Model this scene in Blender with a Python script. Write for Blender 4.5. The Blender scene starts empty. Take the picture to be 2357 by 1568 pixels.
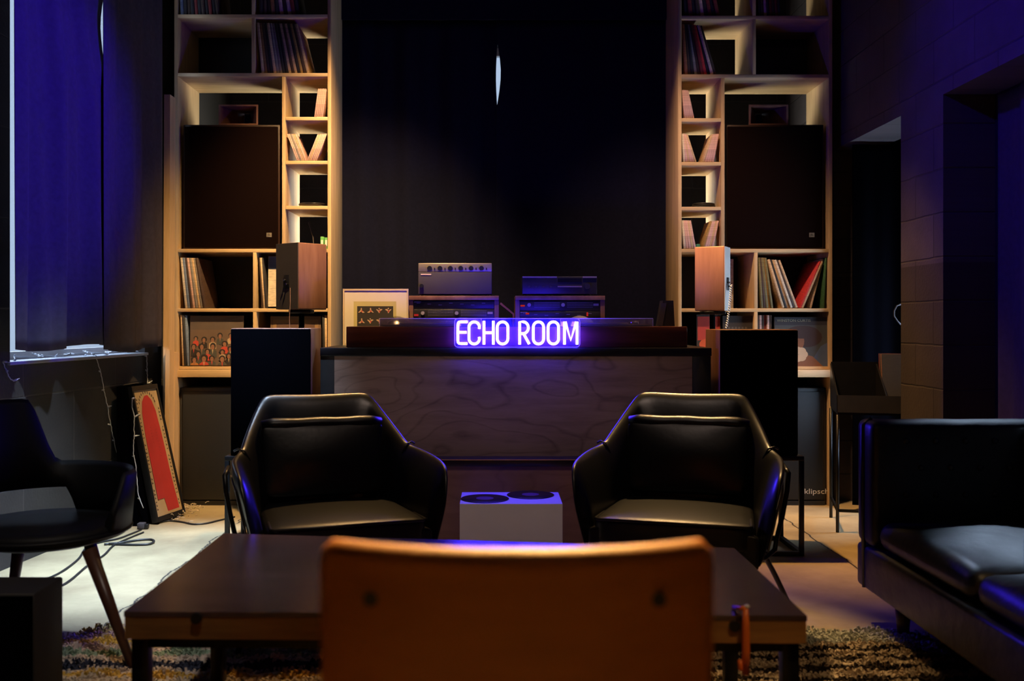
import bpy, bmesh, math, random
from mathutils import Vector, Matrix
random.seed(7)
R = math.radians
SC = bpy.context.scene
COL = SC.collection
# ------------------------------------------------------------------ camera
F = 2291.0; CX = 1140.0; CY = 740.0; EYE = 1.145
cam_d = bpy.data.cameras.new('camera'); cam = bpy.data.objects.new('camera', cam_d); COL.objects.link(cam)
cam.location = (0, 0, EYE); cam.rotation_euler = (R(90), 0, 0)
cam_d.sensor_width = 36.0; cam_d.lens = 36.0*F/2357.0
cam_d.shift_x = (1178.5-CX)/2357.0; cam_d.shift_y = -(784-CY)/2357.0
cam_d.clip_start = 0.05; cam_d.clip_end = 60
cam_d.dof.use_dof = True; cam_d.dof.focus_distance = 5.3; cam_d.dof.aperture_fstop = 2.8
SC.camera = cam
# ------------------------------------------------------------------ exposure, world
SC.view_settings.view_transform = 'Standard'; SC.view_settings.look = 'None'
SC.view_settings.exposure = 0.0; SC.view_settings.gamma = 1.0; SC.view_settings.use_curve_mapping = False
SC.cycles.use_denoising = True; SC.cycles.use_light_tree = False
SC.cycles.max_bounces = 8; SC.cycles.diffuse_bounces = 4; SC.cycles.transparent_max_bounces = 12
SC.cycles.sample_clamp_indirect = 4.0; SC.cycles.caustics_reflective = False; SC.cycles.caustics_refractive = False
w = bpy.data.worlds.new('daylight'); SC.world = w; w.use_nodes = True
w.node_tree.nodes['Background'].inputs[0].default_value = (0.62, 0.78, 1.0, 1)
w.node_tree.nodes['Background'].inputs[1].default_value = 0.8
# ------------------------------------------------------------------ lamps of the room, and unseen spots added for fill
def aim(o, target):
    o.rotation_euler = (Vector(target)-Vector(o.location)).to_track_quat('-Z', 'Y').to_euler()
def spot(name, loc, target, energy, color, angle, blend=0.6, size=0.05):
    l = bpy.data.lights.new(name, 'SPOT'); l.energy = energy; l.color = color; l.spot_size = R(angle); l.spot_blend = blend; l.shadow_soft_size = size
    o = bpy.data.objects.new(name, l); COL.objects.link(o); o.location = loc; aim(o, target); return o
def area(name, loc, target, energy, color, sx, sy):
    l = bpy.data.lights.new(name, 'AREA'); l.shape = 'RECTANGLE'; l.size = sx; l.size_y = sy; l.energy = energy; l.color = color
    o = bpy.data.objects.new(name, l); COL.objects.link(o); o.location = loc; aim(o, target); return o
WARM = (1.0, 0.52, 0.16)
COOL = (0.62, 0.82, 1.12)
VIOLET = (0.05, 0.006, 1.0)
spot('ceiling_spot_floor', (0.9, 5.25, 4.1), (1.72, 5.30, 0.0), 760, WARM, 40, 0.95, 0.04)
spot('ceiling_spot_chair_right', (0.85, 5.8, 3.9), (0.80, 3.95, 0.68), 900, (1.0, 0.60, 0.24), 20, 0.9, 0.05)
spot('ceiling_spot_chair_left', (-0.5, 5.8, 3.9), (-0.68, 4.05, 0.68), 480, (1.0, 0.58, 0.22), 22, 0.9, 0.05)
spot('ceiling_spot_shelf_left', (-0.5, 4.5, 4.1), (-0.95, 6.15, 1.25), 1260, (1.0, 0.64, 0.28), 50, 0.95, 0.05)
spot('ceiling_spot_shelf_right', (0.5, 4.6, 4.1), (1.20, 6.15, 1.2), 430, (1.0, 0.64, 0.38), 46, 0.95, 0.05)
spot('added_spot_cool', (-1.0, 4.3, 4.1), (-1.58, 4.68, 0.0), 2700, COOL, 31, 0.95, 0.05)  # added unseen spot that whitens the left floor
spot('ceiling_spot_front', (0.3, 4.3, 4.1), (0.0, 1.0, 0.9), 3400, (1.0, 0.56, 0.16), 26, 0.9, 0.05)
spot('added_fill_desk', (0.1, 1.5, 4.1), (0.05, 4.8, 0.5), 110, (1.0, 0.74, 0.60), 32, 0.95, 0.05)  # added fill for the desk front and white box, no known fixture
spot('added_fill_near', (1.3, 0.3, 4.1), (0.85, 2.6, 0.3), 150, (1.0, 0.62, 0.28), 26, 0.95, 0.05)  # added fill for the orange clamp and right table edge
spot('added_fill_rug', (-0.3, 1.2, 4.1), (-1.35, 3.3, 0.0), 190, (1.0, 0.84, 0.70), 30, 0.95, 0.05)  # added fill so the left part of the rug shows
spot('ceiling_spot_sofa', (1.35, 6.2, 4.1), (1.95, 3.1, 0.45), 4600, COOL, 12, 0.7, 0.08)
spot('added_violet_wash_left', (1.9, 4.3, 4.0), (-2.15, 4.8, 2.1), 1700, VIOLET, 25, 0.8, 0.1)  # added wash, boosts the sign's violet on the left curtain
spot('added_violet_wash_right', (-1.6, 3.9, 4.1), (2.2, 4.2, 2.2), 420, VIOLET, 36, 0.9, 0.1)  # added wash, boosts the sign's violet on the right wall
area('hallway_daylight', (3.0, 5.6, 1.0), (2.1, 5.7, 0.9), 30, COOL, 0.6, 0.6)
area('added_rear_fill', (0.3, -0.8, 3.9), (0, 3.5, 0.6), 2.0, (1.0, 0.74, 0.55), 0.8, 0.4)  # unseen fill added behind the camera for surfaces facing it
area('window_daylight_back', (0.0, 7.32, 1.55), (0, 6, 1.55), 130, (0.98, 0.97, 0.84), 1.5, 1.4)
area('window_daylight_left', (-2.95, 5.75, 2.1), (-2.2, 5.6, 1.9), 90, (0.62, 0.76, 1.0), 1.7, 2.2)

# ------------------------------------------------------------------ helpers
def P(px, py, Y): return Vector(((px-CX)*Y/F, Y, EYE-(py-CY)*Y/F))
def PX(px, Y): return (px-CX)*Y/F
def PZ(py, Y): return EYE-(py-CY)*Y/F
class MB:
    def __init__(s): s.bm = bmesh.new()
    def _new(s, before, m, smooth=None):
        for f in s.bm.faces:
            if f.index == -1 or f not in before: pass
    def box(s, x0, x1, y0, y1, z0, z1, m=0, M=None, bev=0, seg=2):
        b = bmesh.new()
        vs = [b.verts.new((x, y, z)) for x in (x0, x1) for y in (y0, y1) for z in (z0, z1)]
        for q in ((0,1,3,2),(4,6,7,5),(0,4,5,1),(2,3,7,6),(0,2,6,4),(1,5,7,3)): b.faces.new([vs[i] for i in q])
        if bev: bmesh.ops.bevel(b, geom=b.edges[:], offset=bev, segments=seg, affect='EDGES', profile=0.5)
        if bev:
            for f in b.faces: f.smooth = True
        s.merge(b, m, M)
        return s
    def merge(s, b, m=0, M=None):
        if M is not None:
            bmesh.ops.transform(b, matrix=M, verts=b.verts[:])
            if M.determinant() < 0: bmesh.ops.reverse_faces(b, faces=b.faces[:])
        for f in b.faces: f.material_index = m
        me = bpy.data.meshes.new('t'); b.to_mesh(me); b.free(); s.bm.from_mesh(me); bpy.data.meshes.remove(me)
    def cyl(s, a, c, r, r2=None, n=20, m=0, cap=True):
        a = Vector(a); c = Vector(c); d = c-a; r2 = r if r2 is None else r2
        b = bmesh.new(); bmesh.ops.create_cone(b, cap_ends=cap, segments=n, radius1=r, radius2=r2, depth=d.length)
        for f in b.faces: f.smooth = len(f.verts) == 4
        M = Matrix.Translation((a+c)/2) @ d.to_track_quat('Z', 'Y').to_matrix().to_4x4()
        s.merge(b, m, M); return s
    def tube(s, pts, r, n=8, m=0, closed=False):
        pts = [Vector(p) for p in pts]; N = len(pts); rings = []; up = None
        rr = r if isinstance(r, (list, tuple)) else [r]*N
        bm = s.bm
        for i, p in enumerate(pts):
            if closed: t = pts[(i+1) % N]-pts[i-1]
            else: t = pts[min(i+1, N-1)]-pts[max(i-1, 0)]
            t.normalize()
            if up is None:
                up = Vector((0, 0, 1)) if abs(t.z) < .9 else Vector((1, 0, 0))
            up = (up-t*up.dot(t)); up.normalize(); sd = t.cross(up)
            rings.append([bm.verts.new(p+(up*math.cos(2*math.pi*k/n)+sd*math.sin(2*math.pi*k/n))*rr[i]) for k in range(n)])
        L = N if closed else N-1
        for i in range(L):
            A, B = rings[i], rings[(i+1) % N]
            for k in range(n):
                f = bm.faces.new((A[k], A[(k+1) % n], B[(k+1) % n], B[k])); f.smooth = True; f.material_index = m
        if not closed:
            for g, rv in ((rings[0], 1), (rings[-1], 0)):
                f = bm.faces.new(g[::-1] if rv else g); f.material_index = m
        return s
    def lathe(s, prof, c, n=28, m=0, M=None):
        b = bmesh.new(); rings = []
        for (r, z) in prof: rings.append([b.verts.new((r*math.cos(2*math.pi*k/n), r*math.sin(2*math.pi*k/n), z)) for k in range(n)])
        for A, B in zip(rings, rings[1:]):
            for k in range(n):
                f = b.faces.new((A[k], A[(k+1) % n], B[(k+1) % n], B[k])); f.smooth = True
        b.faces.new(rings[0][::-1]); b.faces.new(rings[-1])
        T = Matrix.Translation(c)
        s.merge(b, m, T @ M if M is not None else T); return s
    def poly(s, pts, d, m=0, M=None):
        """prism: polygon pts swept by vector d"""
        b = bmesh.new(); A = [b.verts.new(p) for p in pts]; B = [b.verts.new(Vector(p)+Vector(d)) for p in pts]
        n = len(pts); b.faces.new(A[::-1]); b.faces.new(B)
        for k in range(n): b.faces.new((A[k], A[(k+1) % n], B[(k+1) % n], B[k]))
        bmesh.ops.recalc_face_normals(b, faces=b.faces[:])
        s.merge(b, m, M); return s
    def grid(s, fn, nu, nv, m=0, smooth=True, thick=0):
        vs = [[s.bm.verts.new(fn(i/nu, j/nv)) for j in range(nv+1)] for i in range(nu+1)]
        for i in range(nu):
            for j in range(nv):
                f = s.bm.faces.new((vs[i][j], vs[i+1][j], vs[i+1][j+1], vs[i][j+1])); f.smooth = smooth; f.material_index = m
        return s
def wloc(o):
    v = Vector((0, 0, 0))
    while o is not None: v += Vector(o.location); o = o.parent
    return v
def tag(o, label=None, cat=None, group=None, kind=None):
    if label: o['label'] = label
    if cat: o['category'] = cat
    if group: o['group'] = group
    if kind: o['kind'] = kind
    return o
def obj(name, mb, mats, parent=None, local=False, label=None, sub=0, origin=None):
    """link what MB collected as ONE mesh object; coordinates are world ones unless local"""
    bm = mb.bm if isinstance(mb, MB) else mb
    mats = mats if isinstance(mats, (list, tuple)) else [mats]
    if parent is not None: off = Vector((0, 0, 0)) if local else wloc(parent)
    elif local: off = Vector((0, 0, 0))
    else:
        xs = [v.co.x for v in bm.verts]; ys = [v.co.y for v in bm.verts]; zs = [v.co.z for v in bm.verts]
        off = Vector(((min(xs)+max(xs))/2, (min(ys)+max(ys))/2, min(zs)))
    bmesh.ops.translate(bm, vec=-off, verts=bm.verts[:])
    me = bpy.data.meshes.new(name); bm.to_mesh(me); bm.free()
    for mm in mats: me.materials.append(mm)
    o = bpy.data.objects.new(name, me); COL.objects.link(o)
    if parent is not None: o.parent = parent
    else: o.location = off
    if label: o['label'] = label
    if sub:
        md = o.modifiers.new('smooth', 'SUBSURF'); md.levels = sub; md.render_levels = sub
    return o
def thing(name, loc, label, cat, rz=0, group=None):
    o = bpy.data.objects.new(name, None); COL.objects.link(o); o.location = loc; o.rotation_euler = (0, 0, rz); o.empty_display_size = .1
    return tag(o, label, cat, group)
def struct(name, mb, m, parent=None):
    o = obj(name, mb, m, parent)
    if parent is None: o['kind'] = 'structure'
    return o
def text_mesh(txt, size, loc, rx=R(90), ry=0, rz=0, extrude=.0006, width=None):
    c = bpy.data.curves.new('t', 'FONT'); c.body = txt; c.size = size; c.extrude = extrude; c.align_x = 'CENTER'; c.align_y = 'CENTER'; c.resolution_u = 3
    o = bpy.data.objects.new('t', c); COL.objects.link(o)
    bpy.context.view_layer.update()
    me = bpy.data.meshes.new_from_object(o.evaluated_get(bpy.context.evaluated_depsgraph_get()))
    b = bmesh.new(); b.from_mesh(me); bpy.data.objects.remove(o); bpy.data.curves.remove(c); bpy.data.meshes.remove(me)
    if width:
        xs = [v.co.x for v in b.verts]; k = width/(max(xs)-min(xs)); bmesh.ops.scale(b, vec=(k, 1, 1), verts=b.verts[:])
    M = Matrix.Translation(loc) @ Matrix.Rotation(rz, 4, 'Z') @ Matrix.Rotation(ry, 4, 'Y') @ Matrix.Rotation(rx, 4, 'X')
    mb = MB(); mb.merge(b, 0, M); return mb
def text_into(mb, txt, size, loc, m, width=None):
    t = text_mesh(txt, size, loc, width=width); me = bpy.data.meshes.new('t'); 
    for f in t.bm.faces: f.material_index = m
    t.bm.to_mesh(me); t.bm.free(); mb.bm.from_mesh(me); bpy.data.meshes.remove(me)

# ------------------------------------------------------------------ materials
def nn(nt, t, **k):
    n = nt.nodes.new(t)
    for a, b in k.items(): setattr(n, a, b)
    return n
def mat(name, col, rough=.6, metal=0, var=.12, scale=8, stretch=(1, 1, 1), bump=.0, bscale=None, spec=.5, emis=None, es=0, coat=0, dist=.004):
    """principled surface whose colour wavers with object-space noise, plus a fine bump"""
    m = bpy.data.materials.new(name); m.use_nodes = True; nt = m.node_tree; b = nt.nodes['Principled BSDF']
    tc = nn(nt, 'ShaderNodeTexCoord'); mp = nn(nt, 'ShaderNodeMapping'); mp.inputs['Scale'].default_value = stretch
    no = nn(nt, 'ShaderNodeTexNoise'); no.inputs['Scale'].default_value = scale; no.inputs['Detail'].default_value = 5
    nt.links.new(tc.outputs['Object'], mp.inputs[0]); nt.links.new(mp.outputs[0], no.inputs['Vector'])
    rp = nn(nt, 'ShaderNodeValToRGB'); rp.color_ramp.elements[0].position = .3; rp.color_ramp.elements[1].position = .7
    rp.color_ramp.elements[0].color = tuple(c*(1-var) for c in col)+(1,); rp.color_ramp.elements[1].color = tuple(min(1, c*(1+var)) for c in col)+(1,)
    nt.links.new(no.outputs[0], rp.inputs[0]); nt.links.new(rp.outputs[0], b.inputs['Base Color'])
    b.inputs['Roughness'].default_value = rough; b.inputs['Metallic'].default_value = metal
    b.inputs['Specular IOR Level'].default_value = spec; b.inputs['Coat Weight'].default_value = coat
    if emis: b.inputs['Emission Color'].default_value = tuple(emis)+(1,); b.inputs['Emission Strength'].default_value = es
    if bump:
        n2 = nn(nt, 'ShaderNodeTexNoise'); n2.inputs['Scale'].default_value = bscale or scale*6; n2.inputs['Detail'].default_value = 6
        nt.links.new(mp.outputs[0], n2.inputs['Vector'])
        bp = nn(nt, 'ShaderNodeBump'); bp.inputs['Strength'].default_value = bump; bp.inputs['Distance'].default_value = dist
        nt.links.new(n2.outputs[0], bp.inputs['Height']); nt.links.new(bp.outputs[0], b.inputs['Normal'])
    return m
def wood(name, c1, c2, axis='Z', rough=.5, scale=3, wave=0, coat=0, spec=.4):
    m = bpy.data.materials.new(name); m.use_nodes = True; nt = m.node_tree; b = nt.nodes['Principled BSDF']
    tc = nn(nt, 'ShaderNodeTexCoord'); mp = nn(nt, 'ShaderNodeMapping')
    st = {'X': (.12, 1, 1), 'Y': (1, .12, 1), 'Z': (1, 1, .12)}[axis]; mp.inputs['Scale'].default_value = st
    nt.links.new(tc.outputs['Object'], mp.inputs[0])
    no = nn(nt, 'ShaderNodeTexNoise'); no.inputs['Scale'].default_value = scale*6; no.inputs['Detail'].default_value = 8; no.inputs['Roughness'].default_value = .65
    nt.links.new(mp.outputs[0], no.inputs['Vector']); fac = no.outputs[0]
    if wave:
        # concentric plywood figure: rings of a slow noise field
        n3 = nn(nt, 'ShaderNodeTexNoise'); n3.inputs['Scale'].default_value = wave; n3.inputs['Detail'].default_value = 2.5
        mp3 = nn(nt, 'ShaderNodeMapping'); mp3.inputs['Scale'].default_value = (.55, 1, 1.25)
        nt.links.new(tc.outputs['Object'], mp3.inputs[0]); nt.links.new(mp3.outputs[0], n3.inputs['Vector'])
        mu = nn(nt, 'ShaderNodeMath', operation='MULTIPLY'); mu.inputs[1].default_value = 16; nt.links.new(n3.outputs[0], mu.inputs[0])
        fr = nn(nt, 'ShaderNodeMath', operation='FRACT'); nt.links.new(mu.outputs[0], fr.inputs[0])
        r3 = nn(nt, 'ShaderNodeValToRGB'); e = r3.color_ramp.elements; e[0].position = 0; e[0].color = (.35, .35, .35, 1); e[1].position = .16; e[1].color = (1, 1, 1, 1)
        e2 = r3.color_ramp.elements.new(.9); e2.color = (.85, .85, .85, 1); e3 = r3.color_ramp.elements.new(1.0); e3.color = (0.45, 0.45, 0.45, 1)
        nt.links.new(fr.outputs[0], r3.inputs[0])
        mx = nn(nt, 'ShaderNodeMix'); mx.inputs[0].default_value = .28
        nt.links.new(fac, mx.inputs[2]); nt.links.new(r3.outputs[0], mx.inputs[3]); fac = mx.outputs[0]
    rp = nn(nt, 'ShaderNodeValToRGB'); rp.color_ramp.elements[0].position = .32; rp.color_ramp.elements[1].position = .68
    rp.color_ramp.elements[0].color = tuple(c1)+(1,); rp.color_ramp.elements[1].color = tuple(c2)+(1,)
    nt.links.new(fac, rp.inputs[0]); nt.links.new(rp.outputs[0], b.inputs['Base Color'])
    b.inputs['Roughness'].default_value = rough; b.inputs['Coat Weight'].default_value = coat; b.inputs['Coat Roughness'].default_value = .2
    b.inputs['Specular IOR Level'].default_value = spec
    bp = nn(nt, 'ShaderNodeBump'); bp.inputs['Strength'].default_value = .15; bp.inputs['Distance'].default_value = .002
    nt.links.new(no.outputs[0], bp.inputs['Height']); nt.links.new(bp.outputs[0], b.inputs['Normal'])
    return m
def block_mat(name, c, cm, ax=('Y', 'Z'), off=(0, 0), low=None, zsplit=1.4, rough=.75, bs=.35, bw=.42, rh=.214):
    m = bpy.data.materials.new(name); m.use_nodes = True; nt = m.node_tree; b = nt.nodes['Principled BSDF']
    ge = nn(nt, 'ShaderNodeNewGeometry'); sp = nn(nt, 'ShaderNodeSeparateXYZ'); nt.links.new(ge.outputs['Position'], sp.inputs[0])
    cb = nn(nt, 'ShaderNodeCombineXYZ'); nt.links.new(sp.outputs[ax[0]], cb.inputs[0]); nt.links.new(sp.outputs[ax[1]], cb.inputs[1])
    mp = nn(nt, 'ShaderNodeMapping'); mp.inputs['Location'].default_value = (off[0], off[1], 0)
    nt.links.new(cb.outputs[0], mp.inputs[0])
    # wobble so the mortar is hand laid
    wn = nn(nt, 'ShaderNodeTexNoise'); wn.inputs['Scale'].default_value = 6; nt.links.new(mp.outputs[0], wn.inputs['Vector'])
    ad = nn(nt, 'ShaderNodeVectorMath', operation='MULTIPLY_ADD'); ad.inputs[1].default_value = (.012, .012, 0)
    nt.links.new(wn.outputs['Color'], ad.inputs[0]); nt.links.new(mp.outputs[0], ad.inputs[2])
    br = nn(nt, 'ShaderNodeTexBrick'); br.inputs['Scale'].default_value = 1; br.inputs['Mortar Size'].default_value = .006; br.inputs['Mortar Smooth'].default_value = .6
    br.inputs['Brick Width'].default_value = bw; br.inputs['Row Height'].default_value = rh
    br.inputs['Color1'].default_value = tuple(c)+(1,); br.inputs['Color2'].default_value = tuple(x*.88 for x in c)+(1,); br.inputs['Mortar'].default_value = tuple(cm)+(1,)
    nt.links.new(ad.outputs[0], br.inputs['Vector'])
    no = nn(nt, 'ShaderNodeTexNoise'); no.inputs['Scale'].default_value = 5; no.inputs['Detail'].default_value = 8; nt.links.new(cb.outputs[0], no.inputs['Vector'])
    mx = nn(nt, 'ShaderNodeMix', data_type='RGBA', blend_type='MULTIPLY'); mx.inputs[0].default_value = .6
    nt.links.new(br.outputs['Color'], mx.inputs[6]); nt.links.new(no.outputs[0], mx.inputs[7])
    out = mx.outputs[2]
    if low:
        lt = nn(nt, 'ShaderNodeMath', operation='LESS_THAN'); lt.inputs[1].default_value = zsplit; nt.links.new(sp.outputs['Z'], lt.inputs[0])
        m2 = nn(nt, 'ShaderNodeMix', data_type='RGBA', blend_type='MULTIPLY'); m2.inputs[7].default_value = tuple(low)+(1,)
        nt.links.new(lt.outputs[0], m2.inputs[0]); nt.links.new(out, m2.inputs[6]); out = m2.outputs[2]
    nt.links.new(out, b.inputs['Base Color']); b.inputs['Roughness'].default_value = rough
    n2 = nn(nt, 'ShaderNodeTexNoise'); n2.inputs['Scale'].default_value = 60; n2.inputs['Detail'].default_value = 5; nt.links.new(cb.outputs[0], n2.inputs['Vector'])
    mh = nn(nt, 'ShaderNodeMath', operation='MULTIPLY_ADD'); mh.inputs[1].default_value = .25
    iv = nn(nt, 'ShaderNodeMath', operation='SUBTRACT'); iv.inputs[0].default_value = 1; nt.links.new(br.outputs['Fac'], iv.inputs[1])
    nt.links.new(n2.outputs[0], mh.inputs[0]); nt.links.new(iv.outputs[0], mh.inputs[2])
    bp = nn(nt, 'ShaderNodeBump'); bp.inputs['Strength'].default_value = bs; bp.inputs['Distance'].default_value = .012
    nt.links.new(mh.outputs[0], bp.inputs['Height']); nt.links.new(bp.outputs[0], b.inputs['Normal'])
    return m
def emit(name, col, s):
    m = bpy.data.materials.new(name); m.use_nodes = True; nt = m.node_tree; nt.nodes.clear()
    e = nn(nt, 'ShaderNodeEmission'); e.inputs[0].default_value = tuple(col)+(1,); e.inputs[1].default_value = s
    o = nn(nt, 'ShaderNodeOutputMaterial'); nt.links.new(e.outputs[0], o.inputs[0]); return m
def clear_mat(name, tint=(1, 1, 1), gloss=.08, diff=.0, dcol=(1, 1, 1), rough=.05):
    m = bpy.data.materials.new(name); m.use_nodes = True; nt = m.node_tree; nt.nodes.clear()
    t = nn(nt, 'ShaderNodeBsdfTransparent'); t.inputs[0].default_value = tuple(tint)+(1,)
    g = nn(nt, 'ShaderNodeBsdfGlossy'); g.inputs['Roughness'].default_value = rough
    d = nn(nt, 'ShaderNodeBsdfTranslucent'); d.inputs[0].default_value = tuple(dcol)+(1,)
    dd = nn(nt, 'ShaderNodeBsdfDiffuse'); dd.inputs[0].default_value = tuple(dcol)+(1,)
    a0 = nn(nt, 'ShaderNodeMixShader'); a0.inputs[0].default_value = .5; nt.links.new(d.outputs[0], a0.inputs[1]); nt.links.new(dd.outputs[0], a0.inputs[2])
    fr = nn(nt, 'ShaderNodeLayerWeight'); fr.inputs[0].default_value = .5
    pw = nn(nt, 'ShaderNodeMath', operation='POWER'); pw.inputs[1].default_value = 4; nt.links.new(fr.outputs['Facing'], pw.inputs[0])
    mm = nn(nt, 'ShaderNodeMath', operation='MULTIPLY_ADD'); mm.inputs[1].default_value = .6; mm.inputs[2].default_value = gloss; nt.links.new(pw.outputs[0], mm.inputs[0])
    a = nn(nt, 'ShaderNodeMixShader'); nt.links.new(mm.outputs[0], a.inputs[0]); nt.links.new(t.outputs[0], a.inputs[1]); nt.links.new(g.outputs[0], a.inputs[2])
    c = nn(nt, 'ShaderNodeMixShader'); c.inputs[0].default_value = diff; nt.links.new(a.outputs[0], c.inputs[1]); nt.links.new(a0.outputs[0], c.inputs[2])
    o = nn(nt, 'ShaderNodeOutputMaterial'); nt.links.new(c.outputs[0], o.inputs[0]); return m

M_ply = wood('birch_plywood', (.46, .30, .15), (.66, .46, .25), 'Z', .5)
M_plyh = wood('birch_plywood_boards', (.50, .33, .16), (.70, .50, .28), 'X', .5)
M_pine = wood('pine_lumber', (.55, .34, .17), (.72, .48, .26), 'Z', .6)
M_desk = wood('desk_panel_plywood', (.12, .072, .058), (.30, .205, .165), 'X', .55, 3, wave=1.9)
M_desklow = wood('desk_lower_plywood', (.16, .075, .05), (.24, .125, .085), 'X', .5, 3, wave=1.4)
M_mahog = wood('mahogany', (.045, .012, .009), (.11, .03, .02), 'X', .28, 3, coat=.3)
M_walnut = wood('walnut_veneer', (.16, .07, .045), (.26, .13, .085), 'Z', .4)
M_cherry = wood('cherry_veneer', (.42, .20, .10), (.55, .28, .15), 'Z', .45)
M_grill = mat('speaker_cloth_brown', (.006, .0022, .0016), .95, var=.3, scale=300, spec=.05)
M_black = mat('black_paint', (.006, .006, .007), .45, var=.25, scale=20)
M_blackm = mat('black_metal', (.008, .008, .009), .35, .4, var=.2, scale=20)
M_cloth = mat('black_speaker_cloth', (.0012, .0012, .0020), .95, var=.3, scale=200, spec=.0)
M_vinylbox = mat('black_textured_cabinet', (.030, .031, .034), .5, var=.25, scale=9, bump=.2, bscale=120)
M_leather = mat('black_leather', (.003, .003, .004), .34, var=.3, scale=10, bump=.22, bscale=60, spec=.5, dist=.002)
M_shell = mat('dull_black_shell', (.004, .004, .005), .6, var=.2, scale=12, spec=.22)
M_sofa = mat('black_sofa_leather', (.008, .0075, .008), .42, var=.3, scale=5, bump=.6, bscale=9, spec=.6, dist=.012)
M_curtL = mat('black_blackout_cloth', (.045, .036, .050), .8, var=.15, scale=40, spec=.25)
M_curtC = mat('navy_blackout_cloth', (.0065, .0068, .018), .9, var=.15, scale=60, spec=.05)
M_white = mat('white_paint', (.72, .70, .68), .6, var=.04, scale=4)
M_mat1 = mat('cream_mat_board', (.80, .70, .52), .8, var=.03, scale=5)
M_yel = mat('yellow_mat_board', (.60, .50, .20), .8, var=.05)
M_gold = mat('pale_frame', (.70, .55, .34), .5, var=.1)
M_tan = mat('tan_ink', (.62, .40, .24), .8)
M_redink = mat('red_ink', (.50, .05, .035), .8)
M_blk2 = mat('dark_print', (.035, .028, .024), .8)
M_red = mat('red_poster_ink', (.42, .030, .028), .6, var=.1, scale=6)
M_kraft = mat('kraft_paper', (.42, .29, .15), .8, var=.08, scale=12)
M_silver = mat('brushed_aluminium', (.34, .29, .22), .4, .5, var=.1, scale=30, stretch=(1, 1, 20))
M_grey = mat('grey_enamel', (.065, .058, .065), .7, var=.06, spec=.15)
M_dark = mat('charcoal_plastic', (.016, .015, .017), .4, var=.2)
M_led = emit('red_indicator', (1, .05, .04), .35)
M_ledw = mat('pale_legend_print', (.55, .5, .55), .6)
M_chrome = mat('chrome', (.7, .68, .65), .18, 1, var=.03)
M_wire = mat('white_wire', (.6, .62, .66), .5, var=.05)
M_bulb = mat('clear_white_bulb', (.75, .78, .85), .3, var=.05)
M_cable = mat('black_rubber', (.010, .010, .011), .45)
M_orange = wood('orange_beech_ply', (.26, .088, .014), (.38, .14, .026), 'X', .48, 2, coat=0)
M_orangee = mat('orange_plastic', (.75, .16, .02), .4)
M_tabtop = wood('stained_table_wood', (.040, .025, .024), (.11, .068, .062), 'X', .24, 2.2, spec=.3)
M_tabedge = wood('amber_lit_table_edge', (.10, .045, .014), (.40, .20, .06), 'X', .5, 1.5)  # wood grain, with amber light on the edge put into the colour
M_disc = mat('black_vinyl_disc', (.012, .010, .014), .25, var=.1)
M_label = mat('disc_label', (.12, .05, .10), .5)
M_green = mat('green_pack', (.12, .42, .10), .5)
M_teal = mat('teal_pack', (.03, .20, .18), .5)
M_legw = wood('dark_walnut_leg', (.040, .016, .010), (.075, .03, .018), 'Z', .4)
M_ceil = mat('dark_ceiling_paint', (.02, .019, .022), .9)
M_neon = emit('neon_tube_glow', (.045, .020, 1.0), 200.0)
M_acr = clear_mat('clear_acrylic', (.93, .93, 1), .06, .06, (.3, .3, .9))
M_acre = clear_mat('acrylic_edge', (.9, .9, 1), .1, .75, (.8, .8, 1))
M_cover = clear_mat('dust_cover_acrylic', (.86, .82, .80), .16, .12, (.75, .6, .5), .12)
M_glass = clear_mat('window_glass', (.95, .97, 1), .03, 0)
M_legend = mat('rack_legend', (.30, .27, .34), .5)
M_edge_glint = mat('painted_edge_glint', (.75, .62, .52), .3)  # pale colour paints the lit edges of the clear dust covers
SLV = {k: mat('sleeve_'+k.replace(' ', '_'), c, .7, var=.25, scale=25, stretch=(1, 1, 4)) for k, c in {
    'black': (.015, .013, .014), 'dark brown': (.05, .025, .016), 'tan': (.56, .38, .22), 'gold': (.34, .20, .06), 'cream': (.60, .50, .38),
    'dusty pink': (.62, .38, .33), 'dark red': (.17, .016, .014), 'grey': (.22, .19, .17), 'blue grey': (.14, .18, .26), 'olive': (.16, .13, .05),
    'red': (.55, .03, .03), 'green': (.04, .12, .04), 'white': (.62, .62, .60), 'rust': (.24, .08, .03)}.items()}

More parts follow.
